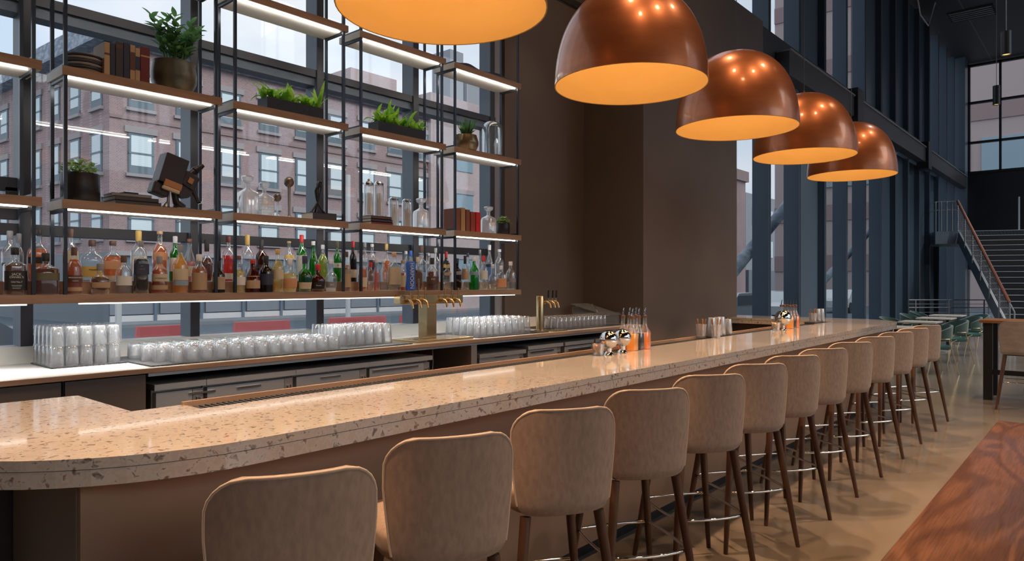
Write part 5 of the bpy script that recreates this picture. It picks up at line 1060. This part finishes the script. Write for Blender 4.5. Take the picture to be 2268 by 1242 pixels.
for k in range(14):
    for z0 in (5.0, 9.2): obj('window', B(90 + k * 5, 92.2 + k * 5, 35.9, 36, z0, z0 + 2.2), 'blind', b4)
b5 = thing('banded_building', 'beige banded office building outside the end windows', 'building', (64, 0, GZ)); obj('wall', B(60, 75, -40, 22, GZ, 30), 'beige_bld', b5)
for z0 in (2.5, 6.6, 13.2, 18.4, 23.6): obj('band', B(59.9, 60, -40, 22, z0, z0 + 1.3), 'tan_band', b5)
for z0 in (9.3,): 
    for k in range(9): f = obj('window', B(59.85, 60, -39 + k * 6.7, -33 + k * 6.7, z0, z0 + 2.6), 'blue_win', b5); obj('glazing_bar', B(59.82, 59.85, -36.1 + k * 6.7, -36 + k * 6.7, z0, z0 + 2.6), 'stone_trim', f)
b6 = thing('street_block', 'plain grey building across the other street', 'building', (20, -45, GZ)); obj('wall', B(-20, 60, -50, -40, GZ, 9), 'grey_bld', b6)
# barriers, posts, cars
for i, (x0, x1, y) in enumerate(((6.9, 8.3, 18.0), (9.4, 11.1, 18.0), (12.4, 14.6, 18.0), (15.2, 16.6, 18.0), (3.4, 4.6, 18.0))):
    t = thing('road_barrier', 'red plastic road barrier in the street, %s from the left' % ORD[(1, 2, 3, 4, 0)[i]], 'barrier', ((x0 + x1) / 2, y, GZ), group='red road barriers outside')
    bm = NB(); loft(bm, [(GZ, (x1 - x0) / 2, .28, 8), (GZ + .25, (x1 - x0) / 2, .26, 8), (GZ + .4, (x1 - x0) / 2, .12, 8), (GZ + .78, (x1 - x0) / 2 - .03, .09, 8)], 24, (x0 + x1) / 2, y); obj('body', bm, 'barrier', t, True, angle=30)
for i, x in enumerate((8.7, 17.5)): tag(obj('street_pole', tube(NB(), [(x, 24, GZ), (x, 24, 2.2 if i == 0 else 6)], .10, 8), 'kerb', None, True), 'white street pole outside, %s' % ('behind the stacked tumblers' if i == 0 else 'taller one farther right'), 'pole')
def car(x, y, label, m='car_white'):
    t = thing('car', label, 'car', (x, y, GZ)); bm = NB(); pr = [(-2.2, .35), (-2.25, .75), (-1.6, .92), (-.9, 1.42), (.7, 1.45), (1.4, .98), (2.1, .85), (2.25, .55), (2.2, .3)]
    for s in (-1, 1): pass
    a = [bm.verts.new((x + p, y - .85, GZ + q)) for p, q in pr]; b = [bm.verts.new((x + p, y + .85, GZ + q)) for p, q in pr]; bm.faces.new(a); bm.faces.new(b[::-1])
    for i in range(len(pr)): j = (i + 1) % len(pr); bm.faces.new((a[i], b[i], b[j], a[j]))
    obj('body', bm, m, t); obj('windows', box(NB(), x - 1.0, x + .85, y - .87, y + .87, GZ + .96, GZ + 1.34), 'car_glass', t)
    for dx in (-1.4, 1.4):
        for dy in (-.8, .8): bm = NB(); bmesh.ops.create_cone(bm, cap_ends=True, segments=20, radius1=.33, radius2=.33, depth=.2, matrix=Matrix.Translation((x + dx, y + dy, GZ + .33)) @ Matrix.Rotation(R(90), 4, 'X')); obj('wheel', bm, 'tyre', t, True)
car(27.5, 12, 'white car parked outside beyond the pillar'); car(35, 12.5, 'white car behind the second window slot'); car(2.2, 15, 'grey car at the left picture edge outside', 'shop_panel'); car(47, 13, 'distant pale car seen through a narrow window slot')
for i, pts in enumerate((((9.9, 5.95, -.32), (12.2, 5.95, .9), (14.0, 5.95, 1.84), (16.5, 5.95, 3.12), (20.4, 5.95, 5.3)), ((16.2, 5.95, -.32), (18.6, 5.95, 1.0), (19.8, 5.95, 1.6), (23.8, 5.95, 2.95), (29, 5.95, 5.0)))):
    tag(obj('steel_brace', tube(NB(), pts, .13 if i == 0 else .10, 14), 'cornice', None, True), 'slanting round steel brace outside the tall windows, %s' % ('nearer thick one' if i == 0 else 'farther slim one'), 'brace')
tl = thing('traffic_light', 'traffic light glowing red far down the street', 'traffic light', (52, 20.2, GZ)); obj('pole', tube(NB(), [(52.9, 20.2, GZ), (52.9, 20.2, 3.5)], .08, 8), 'black', tl, True)
tag_x = (2045 * 0 + (F / CT) * 20.2 / (VX - 1884) - ST * 20.2) / CT
obj('signal', B(tag_x - .2, tag_x + .2, 20.0, 20.3, .2, 1.6), 'black', tl); bm = NB(); bmesh.ops.create_uvsphere(bm, u_segments=12, v_segments=8, radius=.22, matrix=Matrix.Translation((tag_x, 19.95, 1.0))); obj('red_lens', bm, 'red_light', tl)
